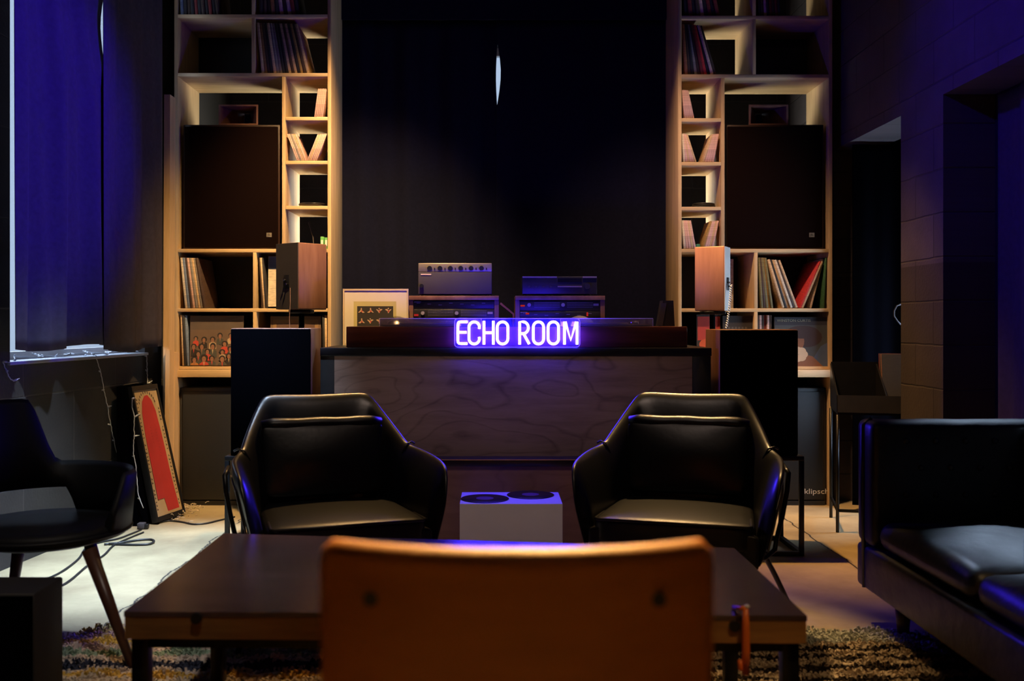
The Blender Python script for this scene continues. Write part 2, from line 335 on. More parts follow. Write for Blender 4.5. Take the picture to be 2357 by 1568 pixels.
# ------------------------------------------------------------------ the room
def floor_mat():
    m = bpy.data.materials.new('worn_concrete'); m.use_nodes = True; nt = m.node_tree; b = nt.nodes['Principled BSDF']
    ge = nn(nt, 'ShaderNodeNewGeometry'); sp = nn(nt, 'ShaderNodeSeparateXYZ'); nt.links.new(ge.outputs['Position'], sp.inputs[0])
    no = nn(nt, 'ShaderNodeTexNoise'); no.inputs['Scale'].default_value = 1.6; no.inputs['Detail'].default_value = 10; no.inputs['Roughness'].default_value = .62
    nt.links.new(ge.outputs['Position'], no.inputs['Vector'])
    rp = nn(nt, 'ShaderNodeValToRGB'); e = rp.color_ramp.elements
    e[0].position = .32; e[0].color = (.22, .165, .09, 1); e[1].position = .66; e[1].color = (.46, .37, .21, 1)
    nt.links.new(no.outputs[0], rp.inputs[0]); col = rp.outputs[0]
    for x0, amp in ((-1.47, .10), (1.68, .05)):      # two long cracks running up the slab
        n2 = nn(nt, 'ShaderNodeTexNoise'); n2.noise_dimensions = '1D'; n2.inputs['Scale'].default_value = 3.2; n2.inputs['Detail'].default_value = 9; n2.inputs['Roughness'].default_value = .7
        nt.links.new(sp.outputs['Y'], n2.inputs['W'])
        a = nn(nt, 'ShaderNodeMath', operation='MULTIPLY_ADD'); a.inputs[1].default_value = amp; a.inputs[2].default_value = x0-amp/2; nt.links.new(n2.outputs[0], a.inputs[0])
        d = nn(nt, 'ShaderNodeMath', operation='SUBTRACT'); nt.links.new(sp.outputs['X'], d.inputs[0]); nt.links.new(a.outputs[0], d.inputs[1])
        ab = nn(nt, 'ShaderNodeMath', operation='ABSOLUTE'); nt.links.new(d.outputs[0], ab.inputs[0])
        lt = nn(nt, 'ShaderNodeMath', operation='LESS_THAN'); lt.inputs[1].default_value = .0045; nt.links.new(ab.outputs[0], lt.inputs[0])
        mx = nn(nt, 'ShaderNodeMix', data_type='RGBA'); mx.inputs[7].default_value = (.02, .016, .013, 1)
        nt.links.new(lt.outputs[0], mx.inputs[0]); nt.links.new(col, mx.inputs[6]); col = mx.outputs[2]
    nt.links.new(col, b.inputs['Base Color']); b.inputs['Roughness'].default_value = .55
    n3 = nn(nt, 'ShaderNodeTexNoise'); n3.inputs['Scale'].default_value = 22; n3.inputs['Detail'].default_value = 8; nt.links.new(ge.outputs['Position'], n3.inputs['Vector'])
    bp = nn(nt, 'ShaderNodeBump'); bp.inputs['Strength'].default_value = .25; bp.inputs['Distance'].default_value = .006
    nt.links.new(n3.outputs[0], bp.inputs['Height']); nt.links.new(bp.outputs[0], b.inputs['Normal'])
    return m
M_floor = floor_mat()
CEILZ = 4.3; YB = 7.4; XR = 2.16; YREAR = -2.2
M_wallR = block_mat('painted_block_right', (.10, .082, .09), (.06, .05, .05), ('Y', 'Z'), (.13, .035), low=(.55, .5, .45), zsplit=1.43, bs=.6)
M_wallL = block_mat('concrete_block_left', (.040, .034, .030), (.07, .058, .048), ('Y', 'Z'), (.2, .05), bs=.45, bw=.9, rh=.42)
M_wallB = block_mat('dark_block_back', (.06, .058, .060), (.09, .09, .09), ('X', 'Z'), bs=.3)
struct('floor', MB().box(-4.2, 4.2, YREAR-.2, YB+.4, -.12, 0), M_floor)
struct('ceiling', MB().box(-4.2, 4.2, YREAR-.2, YB+.4, CEILZ, CEILZ+.1), M_ceil)
b = MB()   # back wall with a window behind the curtains
WX0, WX1, WZ0, WZ1 = -.80, .85, .75, 3.2
b.box(-2.25, WX0, YB, YB+.2, 0, CEILZ); b.box(WX1, 4.2, YB, YB+.2, 0, CEILZ); b.box(WX0, WX1, YB, YB+.2, 0, WZ0); b.box(WX0, WX1, YB, YB+.2, WZ1, CEILZ)
struct('wall_back', b, M_wallB)
struct('wall_rear', MB().box(-4.2, 4.2, YREAR-.2, YREAR, 0, CEILZ), M_ceil)
# right wall: doorway, block pier, long curtained recess
b = MB(); YD0, YD1, YP, YN, ZL, TR = 5.30, 6.35, 4.80, 2.2, 2.24, .27
b.box(XR, XR+TR, YD1, YB, 0, CEILZ); b.box(XR, XR+TR, YP, YD0, 0, ZL); b.box(XR, XR+TR, YN, YD1, ZL, CEILZ); b.box(XR, XR+TR, YREAR, YN, 0, CEILZ)
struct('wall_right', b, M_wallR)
b = MB(); b.box(XR+TR+1.2, XR+TR+1.3, YREAR, YB, 0, CEILZ); b.box(XR+TR, XR+TR+1.2, YREAR, YREAR+.1, 0, CEILZ); struct('wall_hallway', b, M_wallB)
w2 = struct('window_2', MB().box(XR+TR-.02, XR+TR+.02, YN, YN+.05, 0, ZL).box(XR+TR-.02, XR+TR+.02, YP-.05, YP, 0, ZL).box(XR+TR-.02, XR+TR+.02, YN+.05, YP-.05, ZL-.05, ZL), M_black)
struct('window_pane', MB().box(XR+TR-.003, XR+TR+.003, YN+.05, YP-.05, 0, ZL-.05), M_black, w2)
# left wall runs slightly askew: s = metres from the shelf end towards the viewer, t = outwards
LP0 = Vector((-2.092, 6.2, 0)); LD = Vector((-.107, -1, 0)).normalized(); LN = Vector((-1, .107, 0)).normalized()
ML = Matrix(((LD.x, LN.x, 0, LP0.x), (LD.y, LN.y, 0, LP0.y), (0, 0, 1, 0), (0, 0, 0, 1)))
def LW(s, t, z): return LP0+LD*s+LN*t+Vector((0, 0, z))
S0, S1, SZ0, SZ1 = .20, 1.575, .945, 3.3
b = MB(); T = .2
b.box(-1.6, S0, 0, T, 0, CEILZ, M=ML); b.box(S1, 8.6, 0, T, 0, CEILZ, M=ML); b.box(S0, S1, 0, T, 0, SZ0, M=ML); b.box(S0, S1, 0, T, SZ1, CEILZ, M=ML)
bmesh.ops.recalc_face_normals(b.bm, faces=b.bm.faces[:])
struct('wall_left', b, M_wallL)
w1 = MB()
for (a0, a1, z0, z1) in ((S0, S0+.05, SZ0, SZ1), (S1-.05, S1, SZ0, SZ1), (S0+.05, S1-.05, SZ0, SZ0+.05), (S0+.05, S1-.05, SZ1-.05, SZ1), (.86, .90, SZ0+.05, SZ1-.05)):
    w1.box(a0, a1, T-.06, T-.02, z0, z1, M=ML)
w1 = struct('window_1', w1, M_white)
struct('pane', MB().box(S0+.05, S1-.05, T-.042, T-.038, SZ0+.05, SZ1-.05, M=ML), M_glass, w1)
struct('trim_1', MB().box(S0-.02, S1+.02, -.015, T-.06, SZ0-.004, SZ0+.012, M=ML, bev=.003), mat('sill_paint', (.55, .58, .62), .5))
w3 = MB(); yy = YB+.08
w3.box(WX0, WX0+.06, yy, yy+.05, WZ0, WZ1).box(WX1-.06, WX1, yy, yy+.05, WZ0, WZ1).box(WX0+.06, WX1-.06, yy, yy+.05, WZ0, WZ0+.06).box(WX0+.06, WX1-.06, yy, yy+.05, WZ1-.06, WZ1).box(.30, .36, yy, yy+.05, WZ0+.06, WZ1-.06)
w3 = struct('window_3', w3, M_white)
struct('pane', MB().box(WX0+.06, WX1-.06, yy+.02, yy+.025, WZ0+.06, WZ1-.06), M_glass, w3)

# ------------------------------------------------------------------ curtains
def curtain(name, a, c, z0, z1, folds, amp, m, label, gap=None, hem=0, seed=0, bow=0, drift=0):
    """cloth from a to c (xy); folds deepen and wander towards the hem; gap(z) pulls the c edge back"""
    rnd = random.Random(seed); ph = [rnd.uniform(0, 6.28) for _ in range(5)]
    a = Vector((a[0], a[1], 0)); c = Vector((c[0], c[1], 0)); d = (c-a); L = d.length; d.normalize(); n = Vector((-d.y, d.x, 0))
    nu, nv = 150, 46
    def fn(u, v):
        z = z0+(z1-z0)*v
        g = gap(z) if gap else (0, 0)
        x = g[0]+(L-g[0]-g[1])*u
        k = .55+.45*(1-v)
        y = amp*k*(math.sin(folds*6.283*u+ph[0]+drift*(1-v)*2)+.45*math.sin(folds*2.3*6.283*u+ph[1]-drift*(1-v)*3)+.35*math.sin(folds*.43*6.283*u+ph[2]+v*1.5))
        y = y*min(1, (.04+u)*7, (1.04-u)*7)+bow*math.sin(math.pi*v)
        zz = z+hem*math.sin(u*6.283*1.1+ph[3])*(1-v)
        return a+d*x+n*y+Vector((0, 0, zz))
    mb = MB(); mb.grid(fn, nu, nv); o = obj(name, mb, m); md = o.modifiers.new('thickness', 'SOLIDIFY'); md.thickness = .003
    return tag(o, label, 'curtain')
def bump1(z, zc, w, h):
    q = (z-zc)/w; return h*max(0, 1-abs(q)**1.6)
# middle pair, behind the desk
YC = 6.66
curtain('curtain', (PX(770, YC), YC), (PX(1147, YC), YC), .05, 3.16, 3.2, .017, M_curtC, 'dark curtain behind the desk, left of the bright slit', gap=lambda z: (0, bump1(z, 2.78, .30, .016)), seed=3, drift=.5)
curtain('curtain', (PX(1141, YC), YC-.03), (PX(1548, YC), YC-.03), .05, 3.16, 2.6, .012, M_curtC, 'dark curtain behind the desk, right of the bright slit', gap=lambda z: (bump1(z, 2.80, .26, .034), 0), seed=5, drift=.4)
o = obj('curtain_valance', MB().box(PX(770, 6.6), PX(1548, 6.6), 6.585, 6.605, 3.145, 3.45), M_curtC)
tag(o, 'flat dark valance across the top of the middle curtains', 'valance')
o = obj('ceiling_closer', MB().box(-.98, 1.14, 6.62, 6.64, 3.44, CEILZ), M_ceil); o.name = 'wall_upper'; o['kind'] = 'structure'
# left pair over window_1
cA, cB, cM = LW(1.70, -.10, 0), LW(.18, -.10, 0), LW(.875, -.10, 0)
cM = LW(.79, -.10, 0)
curtain('curtain', (cA.x, cA.y), (cM.x, cM.y), 1.015, 3.7, 2.6, .026, M_curtL, 'dark window curtain at left, the panel glowing blue', gap=lambda z: (0, bump1(z, 2.72, .36, .118)), hem=.012, seed=11, drift=1.0)
cM = LW(.945, -.125, 0)
curtain('curtain', (cM.x, cM.y), (cB.x, cB.y), .985, 3.7, 2.3, .018, M_curtL, 'brown-black window curtain hanging beside the plywood shelves', hem=.012, seed=17, drift=.7)
# recess and doorway on the right
curtain('curtain', (2.385, 4.72), (2.36, 2.3), .03, 2.22, 7.5, .028, M_curtL, 'blue-lit curtain in the recess behind the black sofa', seed=23, drift=.6)
curtain('curtain', (2.17, 6.05), (3.4, 5.98), .03, 2.22, 4, .02, M_cloth, 'black curtain closing the dark doorway', seed=29)

# ------------------------------------------------------------------ plywood shelving
YS = 6.17; DS = .45; SS = F/YS
def sx(px): return PX(px, YS)
def sz(py): return PZ(py, YS)
def shelf_unit(label, xo0, xo1, xi0, xi1, boards, dividers, backs, base, cell_labels=None):
    """side panels at xo0..xo1 / xi0..xi1 (px), boards (y, x0, x1), dividers (x, ytop, ybot)"""
    u = thing('shelving_unit', (sx((xo0+xi1)/2), YS+DS/2, 0), label, 'shelves')
    zt = sz(-100)+.02
    for (p, q) in ((xo0, xo1), (xi0, xi1)):
        obj('side_panel', MB().box(sx(p), sx(q), YS, YS+DS, .0, zt, bev=.0015), M_ply, u)
    for (y, p, q) in boards:
        obj('shelf_board', MB().box(sx(p), sx(q), YS+.001, YS+DS, sz(y+4), sz(y-4), bev=.001), M_plyh, u)
    for (x, yt, yb) in dividers:
        obj('divider', MB().box(sx(x-4), sx(x+4), YS+.001, YS+DS, sz(yb-4)+.0005, sz(yt+4)-.0005, bev=.001), M_ply, u)
    for (p, q, yt, yb) in backs:
        obj('back_panel', MB().box(sx(p), sx(q), YS+DS-.012, YS+DS-.002, sz(yb), sz(yt)), M_black, u)
    p, q = base
    obj('base_board', MB().box(sx(p), sx(q), YS-.035, YS+DS, sz(868), sz(851), bev=.0015), M_plyh, u)
    obj('bottom_shelf', MB().box(sx(xo1)+.0005, sx(xi0)-.0005, YS+.004, YS+DS, sz(850), sz(844)), M_plyh, u)
    return u
LX0, LX1, LX2, LX3 = 401, 409, 754, 762
RX0, RX1, RX2, RX3 = 1561, 1569, 1908, 1916
shelf_unit('tall plywood shelving unit left of the curtained opening', LX0, LX1, LX2, LX3,
  [(37, 409, 754), (172, 409, 754), (577, 409, 754), (714, 409, 754), (-98, 409, 754), (273, 657.5, 754), (374, 657.5, 754), (478, 657.5, 754)],
  [(583, -98, 37), (583, 37, 172), (653, 172, 577), (586, 577, 714), (586, 714, 848)],
  [(409, 579, 41, 168), (409, 582, 581, 710), (590, 754, 581, 710), (409, 582, 718, 845), (590, 754, 718, 845), (409, 754, 868, 1165)], (397, 766))
shelf_unit('tall plywood shelving unit right of the curtained opening', RX0, RX1, RX2, RX3,
  [(40, 1569, 1908), (175, 1569, 1908), (577, 1569, 1908), (714, 1569, 1908), (-98, 1569, 1908), (276, 1569, 1659.5), (377, 1569, 1659.5), (480, 1569, 1659.5)],
  [(1736, -98, 40), (1736, 40, 175), (1664, 175, 577), (1740, 577, 714), (1740, 714, 848)],
  [(1740, 1908, 44, 171), (1744, 1908, 581, 710), (1569, 1736, 581, 710), (1569, 1736, 718, 845), (1744, 1908, 718, 845), (1569, 1908, 868, 1165)], (1557, 1925))

# records: one object per sleeve
ORD = ['first', 'second', 'third', 'fourth', 'fifth', 'sixth', 'seventh', 'eighth', 'ninth', 'tenth', 'eleventh', 'twelfth', 'thirteenth', 'fourteenth', 'fifteenth', 'sixteenth', 'seventeenth']
_proto = {}
def sleeve(kind, colour, t):
    k = (kind, colour, round(t, 4))
    if k not in _proto:
        h = .315 if kind == 'record_sleeve' else .178
        mb = MB(); mb.box(0, t, 0, h, 0, h, bev=min(.0012, t*.2), seg=1)
        me = bpy.data.meshes.new(kind); mb.bm.to_mesh(me); mb.bm.free(); me.materials.append(SLV[colour]); _proto[k] = me
    return _proto[k]
def row(kind, px0, px1, py, o0, o1, colours, where, yoff=.012, jitter=.010, cat='record'):
    """sleeves standing on the board at py, bottoms from px0 to px1, tops pushed by o0..o1 px"""
    n = len(colours); h = .315 if kind == 'record_sleeve' else .178; step = (px1-px0)/n
    for i, c in enumerate(colours):
        t = step/SS*.90; off = o0+(o1-o0)*(i/(max(1, n-1))); a = math.asin(max(-.9, min(.9, off/SS/h)))
        t *= math.cos(a)
        o = bpy.data.objects.new(kind, sleeve(kind, c, t)); COL.objects.link(o)
        x = sx(px0+step*i); z = sz(py)+.001
        if a > 0: x += t; # leans right: pivots on the right lower corner
        yj = YS+yoff+random.uniform(0, jitter)
        if a > 0: M = Matrix.Translation((x, yj, z)) @ Matrix.Rotation(a, 4, 'Y') @ Matrix.Translation((-t, 0, 0))
        else: M = Matrix.Translation((x, yj, z)) @ Matrix.Rotation(a, 4, 'Y')
        o.matrix_world = M
        nm = 'record sleeve' if kind == 'record_sleeve' else 'small single sleeve'
        if n == 1: lb = f'{c} {nm} {where}'
        else: lb = f'{c} {nm}, {ORD[i]} from left {where}'
        tag(o, lb, cat, 'records '+where)
LPK, SGK = 'record_sleeve', 'single_sleeve'
row(LPK, 414, 505, 33, -6, -14, ['blue grey', 'black', 'dark brown', 'black', 'dark red', 'black', 'dark brown', 'black', 'dark red', 'black', 'dark brown'], 'in top left cell of left shelves')
row(LPK, 596, 690, 33, -6, -22, ['black', 'dark brown', 'black', 'rust', 'black', 'dusty pink', 'dark brown', 'dusty pink', 'dark red', 'black'], 'in top right cell of left shelves')
row(LPK, 601, 712, 168, -12, -28, ['tan', 'gold', 'dark brown', 'black', 'tan', 'grey', 'grey', 'black', 'black', 'tan', 'dark brown', 'tan', 'black', 'gold', 'dark brown', 'tan'], 'above left column of singles', jitter=.006)
row(LPK, 424, 472, 710, -11, -18, ['cream', 'blue grey', 'dark brown', 'dusty pink', 'grey', 'tan', 'grey', 'dark brown'], 'below the left grille speaker')
row(LPK, 600, 613, 710, -6, -9, ['dark brown', 'tan', 'black'], 'beside the left bookshelf speaker')
row(LPK, 417, 433, 843, -4, -6, ['tan', 'black', 'blue grey'], 'left of the crowd portrait cover')
row(LPK, 741, 752, 843, -1, -1, ['black', 'tan'], 'behind the left floor speaker', yoff=.02)
row(LPK, 1578, 1660, 36, -8, -26, ['black', 'dark red', 'black', 'dark brown', 'dusty pink', 'black', 'dark red', 'black', 'dark red'], 'in top left cell of right shelves')
row(LPK, 1748, 1800, 36, -5, -8, ['black', 'dark brown', 'dusty pink', 'black', 'dark red', 'dark brown', 'dark red', 'black'], 'in top right cell of right shelves')
row(LPK, 1578, 1652, 171, -9, -34, ['rust', 'dark brown', 'black', 'grey', 'dark brown', 'dark red', 'red', 'black', 'dusty pink', 'dark brown'], 'above right column of singles', jitter=.006)
row(LPK, 1753, 1782, 710, -7, -16, ['olive', 'dark brown', 'olive', 'gold', 'olive'], 'in the olive stack under right speaker')
row(LPK, 1802, 1840, 710, -34, -41, ['tan', 'black', 'tan', 'cream', 'dark brown', 'tan'], 'in the steeply leaning stack under right speaker')
row(LPK, 1842, 1852, 710, 46, 46, ['red', 'tan'], 'tilting right under the right grille speaker')
row(LPK, 1868, 1873, 710, 29, 29, ['tan'], 'tilting gently between red and green sleeves', yoff=.03)
row(LPK, 1897, 1901, 710, 5, 5, ['green'], 'against the far right shelf side', yoff=.02)
row(LPK, 1747, 1782, 843, -1, -1, ['dark brown', 'dusty pink', 'dark brown', 'dark red', 'dusty pink', 'dark brown'], 'left of the flower portrait cover', yoff=.04)
row(LPK, 1690, 1704, 710, 0, 0, ['white'], 'standing behind the right bookshelf speaker', yoff=.16)
# seven-inch singles in the narrow columns
row(SGK, 722, 743, 269, 9, 8, ['dusty pink']*5, 'in top cell of left narrow column', jitter=.003)
row(SGK, 682, 704, 370, -23, -23, ['dusty pink', 'dusty pink', 'grey', 'dusty pink', 'tan', 'dusty pink'], 'leaning left in the left narrow column', jitter=.003)
row(SGK, 705, 729, 370, 25, 23, ['dusty pink', 'tan', 'dusty pink', 'dusty pink', 'dusty pink', 'dusty pink'], 'leaning right in the left narrow column', jitter=.003)
row(SGK, 1577, 1600, 272, -7, -14, ['dusty pink']*5, 'in top cell of right narrow column', jitter=.003)
row(SGK, 1574, 1605, 373, -4, -20, ['cream', 'dusty pink', 'tan', 'dusty pink', 'dusty pink', 'tan'], 'leaning left in second right column cell', jitter=.003)
row(SGK, 1618, 1645, 373, 20, 12, ['tan', 'dusty pink', 'dusty pink', 'dusty pink', 'dusty pink'], 'leaning right in second right column cell', jitter=.003)
row(SGK, 1575, 1604, 573, -5, -12, ['cream', 'dusty pink', 'dusty pink', 'tan', 'dusty pink'], 'leaning left in bottom right column cell', jitter=.003)
row(SGK, 1617, 1643, 573, 19, 14, ['gold', 'dusty pink', 'dusty pink', 'tan', 'dusty pink'], 'leaning right in bottom right column cell', jitter=.003)

# covers shown face-on
def cover(px0, px1, py0, py1, Y, label, bg, arts, lean=.03):
    """thin square sleeve facing the room; arts(mb, fx, fz, w, h) draws on its front"""
    x0, x1, z0, z1 = PX(px0, Y), PX(px1, Y), PZ(py1, Y), PZ(py0, Y)
    mb = MB(); mb.box(0, x1-x0, 0, .004, 0, z1-z0)
    mats = [bg]; arts(mb, mats, x1-x0, z1-z0)
    bmesh.ops.transform(mb.bm, matrix=Matrix.Translation((x0, Y, z0)) @ Matrix.Rotation(-lean, 4, 'X'), verts=mb.bm.verts[:])
    o = obj('record_cover', mb, mats); return tag(o, label, 'record')
def ell(mb, cx, cz, rx, rz, m, y=-.0006, n=18):
    mb.poly([(cx+rx*math.cos(6.2832*k/n), y, cz+rz*math.sin(6.2832*k/n)) for k in range(n)], (0, .0007, 0), m)
def crowd(mb, mats, w, h):
    mats += [mat('print_band', (.10, .07, .055), .7), mat('print_skin', (.26, .12, .07), .7), mat('print_hair', (.02, .014, .012), .7), mat('print_red', (.45, .05, .03), .7), mat('print_cream', (.42, .30, .18), .7), mat('print_suit', (.06, .06, .05), .7), mat('print_orange', (.38, .15, .04), .7)]
    mb.box(.004, w-.004, -.0004, 0, h*.72, h-.004, m=1)
    rnd = random.Random(4); y = -.0008
    heads = []
    for k in range(400):
        zf = rnd.uniform(.10, .64); cx = rnd.uniform(.07, .93)
        if all(((cx-a)**2+(zf-b)**2)**.5 > .135 for a, b in heads): heads.append((cx, zf))
    for cx, zf in sorted(heads, key=lambda q_: -q_[1]):
        r2 = w*(.040+.022*(1-zf/.65))*rnd.uniform(.85, 1.15); cx *= w; tilt = rnd.uniform(-.4, .4)*r2
        body = rnd.choice([4, 5, 6, 6, 7, 3]); zb = max(.004, h*zf-3.4*r2); c0 = min(max(cx, .004+1.5*r2), w-.004-1.5*r2)
        mb.poly([(c0-1.4*r2, y, zb), (c0+1.4*r2, y, zb), (c0+1.3*r2, y, h*zf-1.3*r2), (cx+.3*r2, y, h*zf-.7*r2), (cx-.3*r2, y, h*zf-.7*r2), (c0-1.3*r2, y, h*zf-1.4*r2)], (0, .0006, 0), body); y -= .00004
        mb.poly([(cx-.25*r2, y, h*zf-.9*r2), (cx+.25*r2, y, h*zf-.9*r2), (cx, y, h*zf-2.4*r2)], (0, .0006, 0), rnd.choice([5, 2, 4])); y -= .00004
        ell(mb, cx+tilt*.3, h*zf+.32*r2, rnd.uniform(.95, 1.25)*r2, rnd.uniform(.9, 1.15)*r2, 3, y); y -= .00004
        ell(mb, cx, h*zf-.05*r2, .62*r2, .85*r2, 2, y); y -= .00004
        for e_ in (-.25, .25): ell(mb, cx+e_*r2, h*zf+.1*r2, .1*r2, .08*r2, 3, y-.00002, 6)
        ell(mb, cx, h*zf-.42*r2, .22*r2, .07*r2, 4, y-.00002, 6); y -= .00006
cover(437, 560, 727, 842, 6.20, 'record cover printed with a crowd of people, lower left shelf', mat('print_brown', (.13, .08, .055), .7), crowd)
def framed(mb, mats, w, h):
    mats += [mat('print_ochre', (.24, .13, .05), .7), mat('print_umber', (.10, .05, .035), .7)]
    mb.box(w*.05, w*.95, -.0005, 0, h*.05, h*.93, m=1); mb.box(w*.12, w*.88, -.0009, 0, h*.1, h*.85, m=2); ell(mb, w*.35, h*.55, w*.12, h*.2, 1, -.0013)
cover(622, 738, 728, 843, 6.21, 'brown bordered record cover behind the left floor speaker', mat('print_brown2', (.16, .09, .045), .7), framed)
def poster2(mb, mats, w, h):
    mats += [mat('print_sky', (.10, .12, .20), .7), mat('print_blue', (.06, .16, .22), .7), mat('print_terracotta', (.42, .16, .09), .7), mat('print_sand', (.55, .42, .26), .7)]
    mb.box(0.002, w-.002, -.0005, 0, h*.74, h-.002, m=1); mb.box(w*.3, w*.9, -.0009, 0, h*.75, h*.92, m=2); mb.box(w*.3, w*.9, -.0009, 0, h*.12, h*.70, m=3); mb.box(w*.3, w*.9, -.0013, 0, h*.08, h*.24, m=4)
cover(617, 732, 590, 706, 6.23, 'white bordered record cover behind the left bookshelf speaker', SLV['cream'], poster2)
def flower(mb, mats, w, h):
    mats += [mat('print_night', (.02, .02, .03), .7), mat('print_skin2', (.20, .085, .045), .7), mat('print_petal', (.55, .42, .30), .7), mat('print_denim', (.06, .09, .17), .7), mat('print_hat', (.035, .018, .02), .7), mat('print_title', (.26, .24, .16), .7), mat('print_sky3', (.045, .05, .055), .7)]
    mb.box(.003, w-.003, -.0005, 0, h*.84, h-.003, m=1)
    mb.box(.003, w-.003, -.0005, 0, .003, h*.84, m=7)
    mb.poly([(w*.62, -.0009, .004), (w-.004, -.0009, .004), (w-.004, -.0009, h*.5), (w*.85, -.0009, h*.42)], (0, .0006, 0), 4)
    mb.poly([(w*.1, -.0011, .004), (w*.9, -.0011, .004), (w*.7, -.0011, h*.22), (w*.4, -.0011, h*.3)], (0, .0006, 0), 2)
    ell(mb, w*.60, h*.60, w*.28, h*.20, 5, -.0013); ell(mb, w*.42, h*.52, w*.13, h*.19, 2, -.0015); ell(mb, w*.52, h*.70, w*.30, h*.13, 5, -.0017)
    for k in range(7): ell(mb, w*(.44+.09*math.cos(k*.9)), h*(.26+.08*math.sin(k*.9)), w*.085, h*.075, 3, -.0019-k*.0001)
    text_into(mb, 'WINSTON CURTIS', .023, (w*.36, -.001, h*.93), 6, width=w*.62)
cover(1783, 1908, 730, 846, 6.195, 'record cover with flower portrait and title, lower right shelf', M_blk2, flower)
def redfig(mb, mats, w, h):
    mats += [M_redink, mat('print_flame', (.6, .10, .03), .7)]
    mb.box(w*.04, w*.96, -.0005, 0, h*.5, h*.96, m=1); ell(mb, w*.5, h*.42, w*.4, h*.12, 2, -.0009); ell(mb, w*.55, h*.2, w*.3, h*.08, 2, -.0009)
cover(1604, 1660, 724, 843, 6.215, 'black and red record cover behind the right floor speaker', M_blk2, redfig)
def dk(mb, mats, w, h):
    mats += [mat('print_faint', (.10, .085, .07), .7)]
    for k in range(6): mb.box(w*(.18+.11*k), w*(.18+.11*k+.07), -.0006, 0, h*.74, h*.78, m=1)
cover(1664, 1734, 727, 843, 6.20, 'almost black record cover above the right floor speaker', M_blk2, dk)

# small things in the narrow columns
o = obj('shallow_dish', MB().lathe([(.05, 0), (.085, .012), (.092, .026), (.088, .030), (.075, .018), (.04, .012)], (sx(710), YS+.16, sz(474)+.0005), n=32), M_disc); tag(o, 'shallow black dish in left narrow column above bottom cell', 'dish')
t = thing('cable_coil', (sx(1630), YS+.14, sz(476)), 'black coiled cable lying in the right narrow column', 'cable')
for k in range(3):
    obj('coil_loop', MB().tube([(sx(1630)+.072*math.cos(a*6.283/28)*(1-.05*k), YS+.14+.07*math.sin(a*6.283/28), sz(476)+.007+.011*k) for a in range(28)], .006, closed=True), M_cable, t)
for k, (x, c) in enumerate(((736, 'left'), (745.5, 'right'))):
    o = obj('small_pack', MB().box(sx(x), sx(x+8), YS+.02, YS+.06, sz(573)+.0005, sz(544 if k == 0 else 546), bev=.002).box(sx(x+1.5), sx(x+6.5), YS+.0192, YS+.0205, sz(566), sz(552), m=1), [M_green, M_white]); tag(o, f'little green and white pack above left bookshelf speaker, {c} one', 'pack', 'green packs')
o = obj('small_pack', MB().box(sx(1607), sx(1616), YS+.05, YS+.11, sz(573)+.0005, sz(560), bev=.006), M_teal); tag(o, 'small teal lump between the lowest right singles', 'pack')
t = thing('clip_lamp', (sx(700), YS+.12, sz(573)), 'thin gooseneck gadget on flat foot, lowest left narrow cell', 'lamp')
obj('foot', MB().lathe([(.035, 0), (.035, .006), (.02, .010)], (sx(695), YS+.12, sz(573)+.0005)), M_black, t)
obj('stem', MB().tube([(sx(700), YS+.12, sz(573)+.01), (sx(714), YS+.12, sz(560)), (sx(712), YS+.12, sz(540)), (sx(706), YS+.12, sz(520)), (sx(702), YS+.12, sz(507))], .0035), M_grey, t)

# large grille speakers with wooden horns
def big_speaker(x0, x1, label, hx, badge, side):
    Y = YS+.03
    t = thing('loudspeaker', ((sx(x0)+sx(x1))/2, Y+.2, sz(573)), label, 'speaker')
    obj('cabinet', MB().box(sx(x0), sx(x1), Y+.014, Y+.38, sz(573)+.001, sz(284), bev=.004), M_walnut if False else wood('dark_cabinet_'+side, (.020, .008, .006), (.045, .018, .012), 'Z', .4), t)
    obj('grille', MB().box(sx(x0+4), sx(x1-4), Y, Y+.0135, sz(569), sz(289), bev=.004), M_grill, t)
    bg = MB().box(sx(badge-6), sx(badge+6), Y-.002, Y, sz(545), sz(535)); bg = obj('badge', bg, M_silver, t, label='small silver brand badge')
    obj('badge_lettering', text_mesh('JBL', .020, (sx(badge), Y-.0026, sz(540)), width=.022), M_black, bg)
    # horn flare: four splayed boards on the cabinet
    h = thing('horn', (sx(hx), Y+.16, sz(284)), label.split(' ')[0]+' wooden horn sitting on the '+side+' grille speaker', 'horn')
    h['label'] = f'dark wooden horn on top of the {side} grille speaker'
    z0 = sz(284)+.001; z1 = sz(236); xa, xb = sx(hx-46), sx(hx+46); xc = sx(hx); y0, y1 = Y+.03, Y+.26; zm = (z0+z1)/2
    for nm, pts, d in (('flare', [(xa, y0, z0), (xa+.012, y0, z0), (xc-.02, y1, z0), (xc-.032, y1, z0)], (0, 0, z1-z0)), ('flare', [(xb-.012, y0, z0), (xb, y0, z0), (xc+.032, y1, z0), (xc+.02, y1, z0)], (0, 0, z1-z0))):
        obj(nm, MB().poly(pts, d), M_walnut, h)
    obj('horn_floor', MB().poly([(xa+.013, y0, z0), (xb-.013, y0, z0), (xc+.019, y1, z0), (xc-.019, y1, z0)], (0, 0, .010)), M_walnut, h)
    obj('horn_roof', MB().poly([(xa+.013, y0, z1-.01), (xb-.013, y0, z1-.01), (xc+.019, y1, z1-.01), (xc-.019, y1, z1-.01)], (0, 0, .010)), M_walnut, h)
    obj('driver', MB().cyl((xc, y1, zm), (xc, y1+.07, zm), .05), M_black, h)
big_speaker(417, 641, 'large brown grille speaker in the left shelves', 543, 617, 'left')
big_speaker(1673, 1901, 'large brown grille speaker in the right shelves', 1775, 1872, 'right')
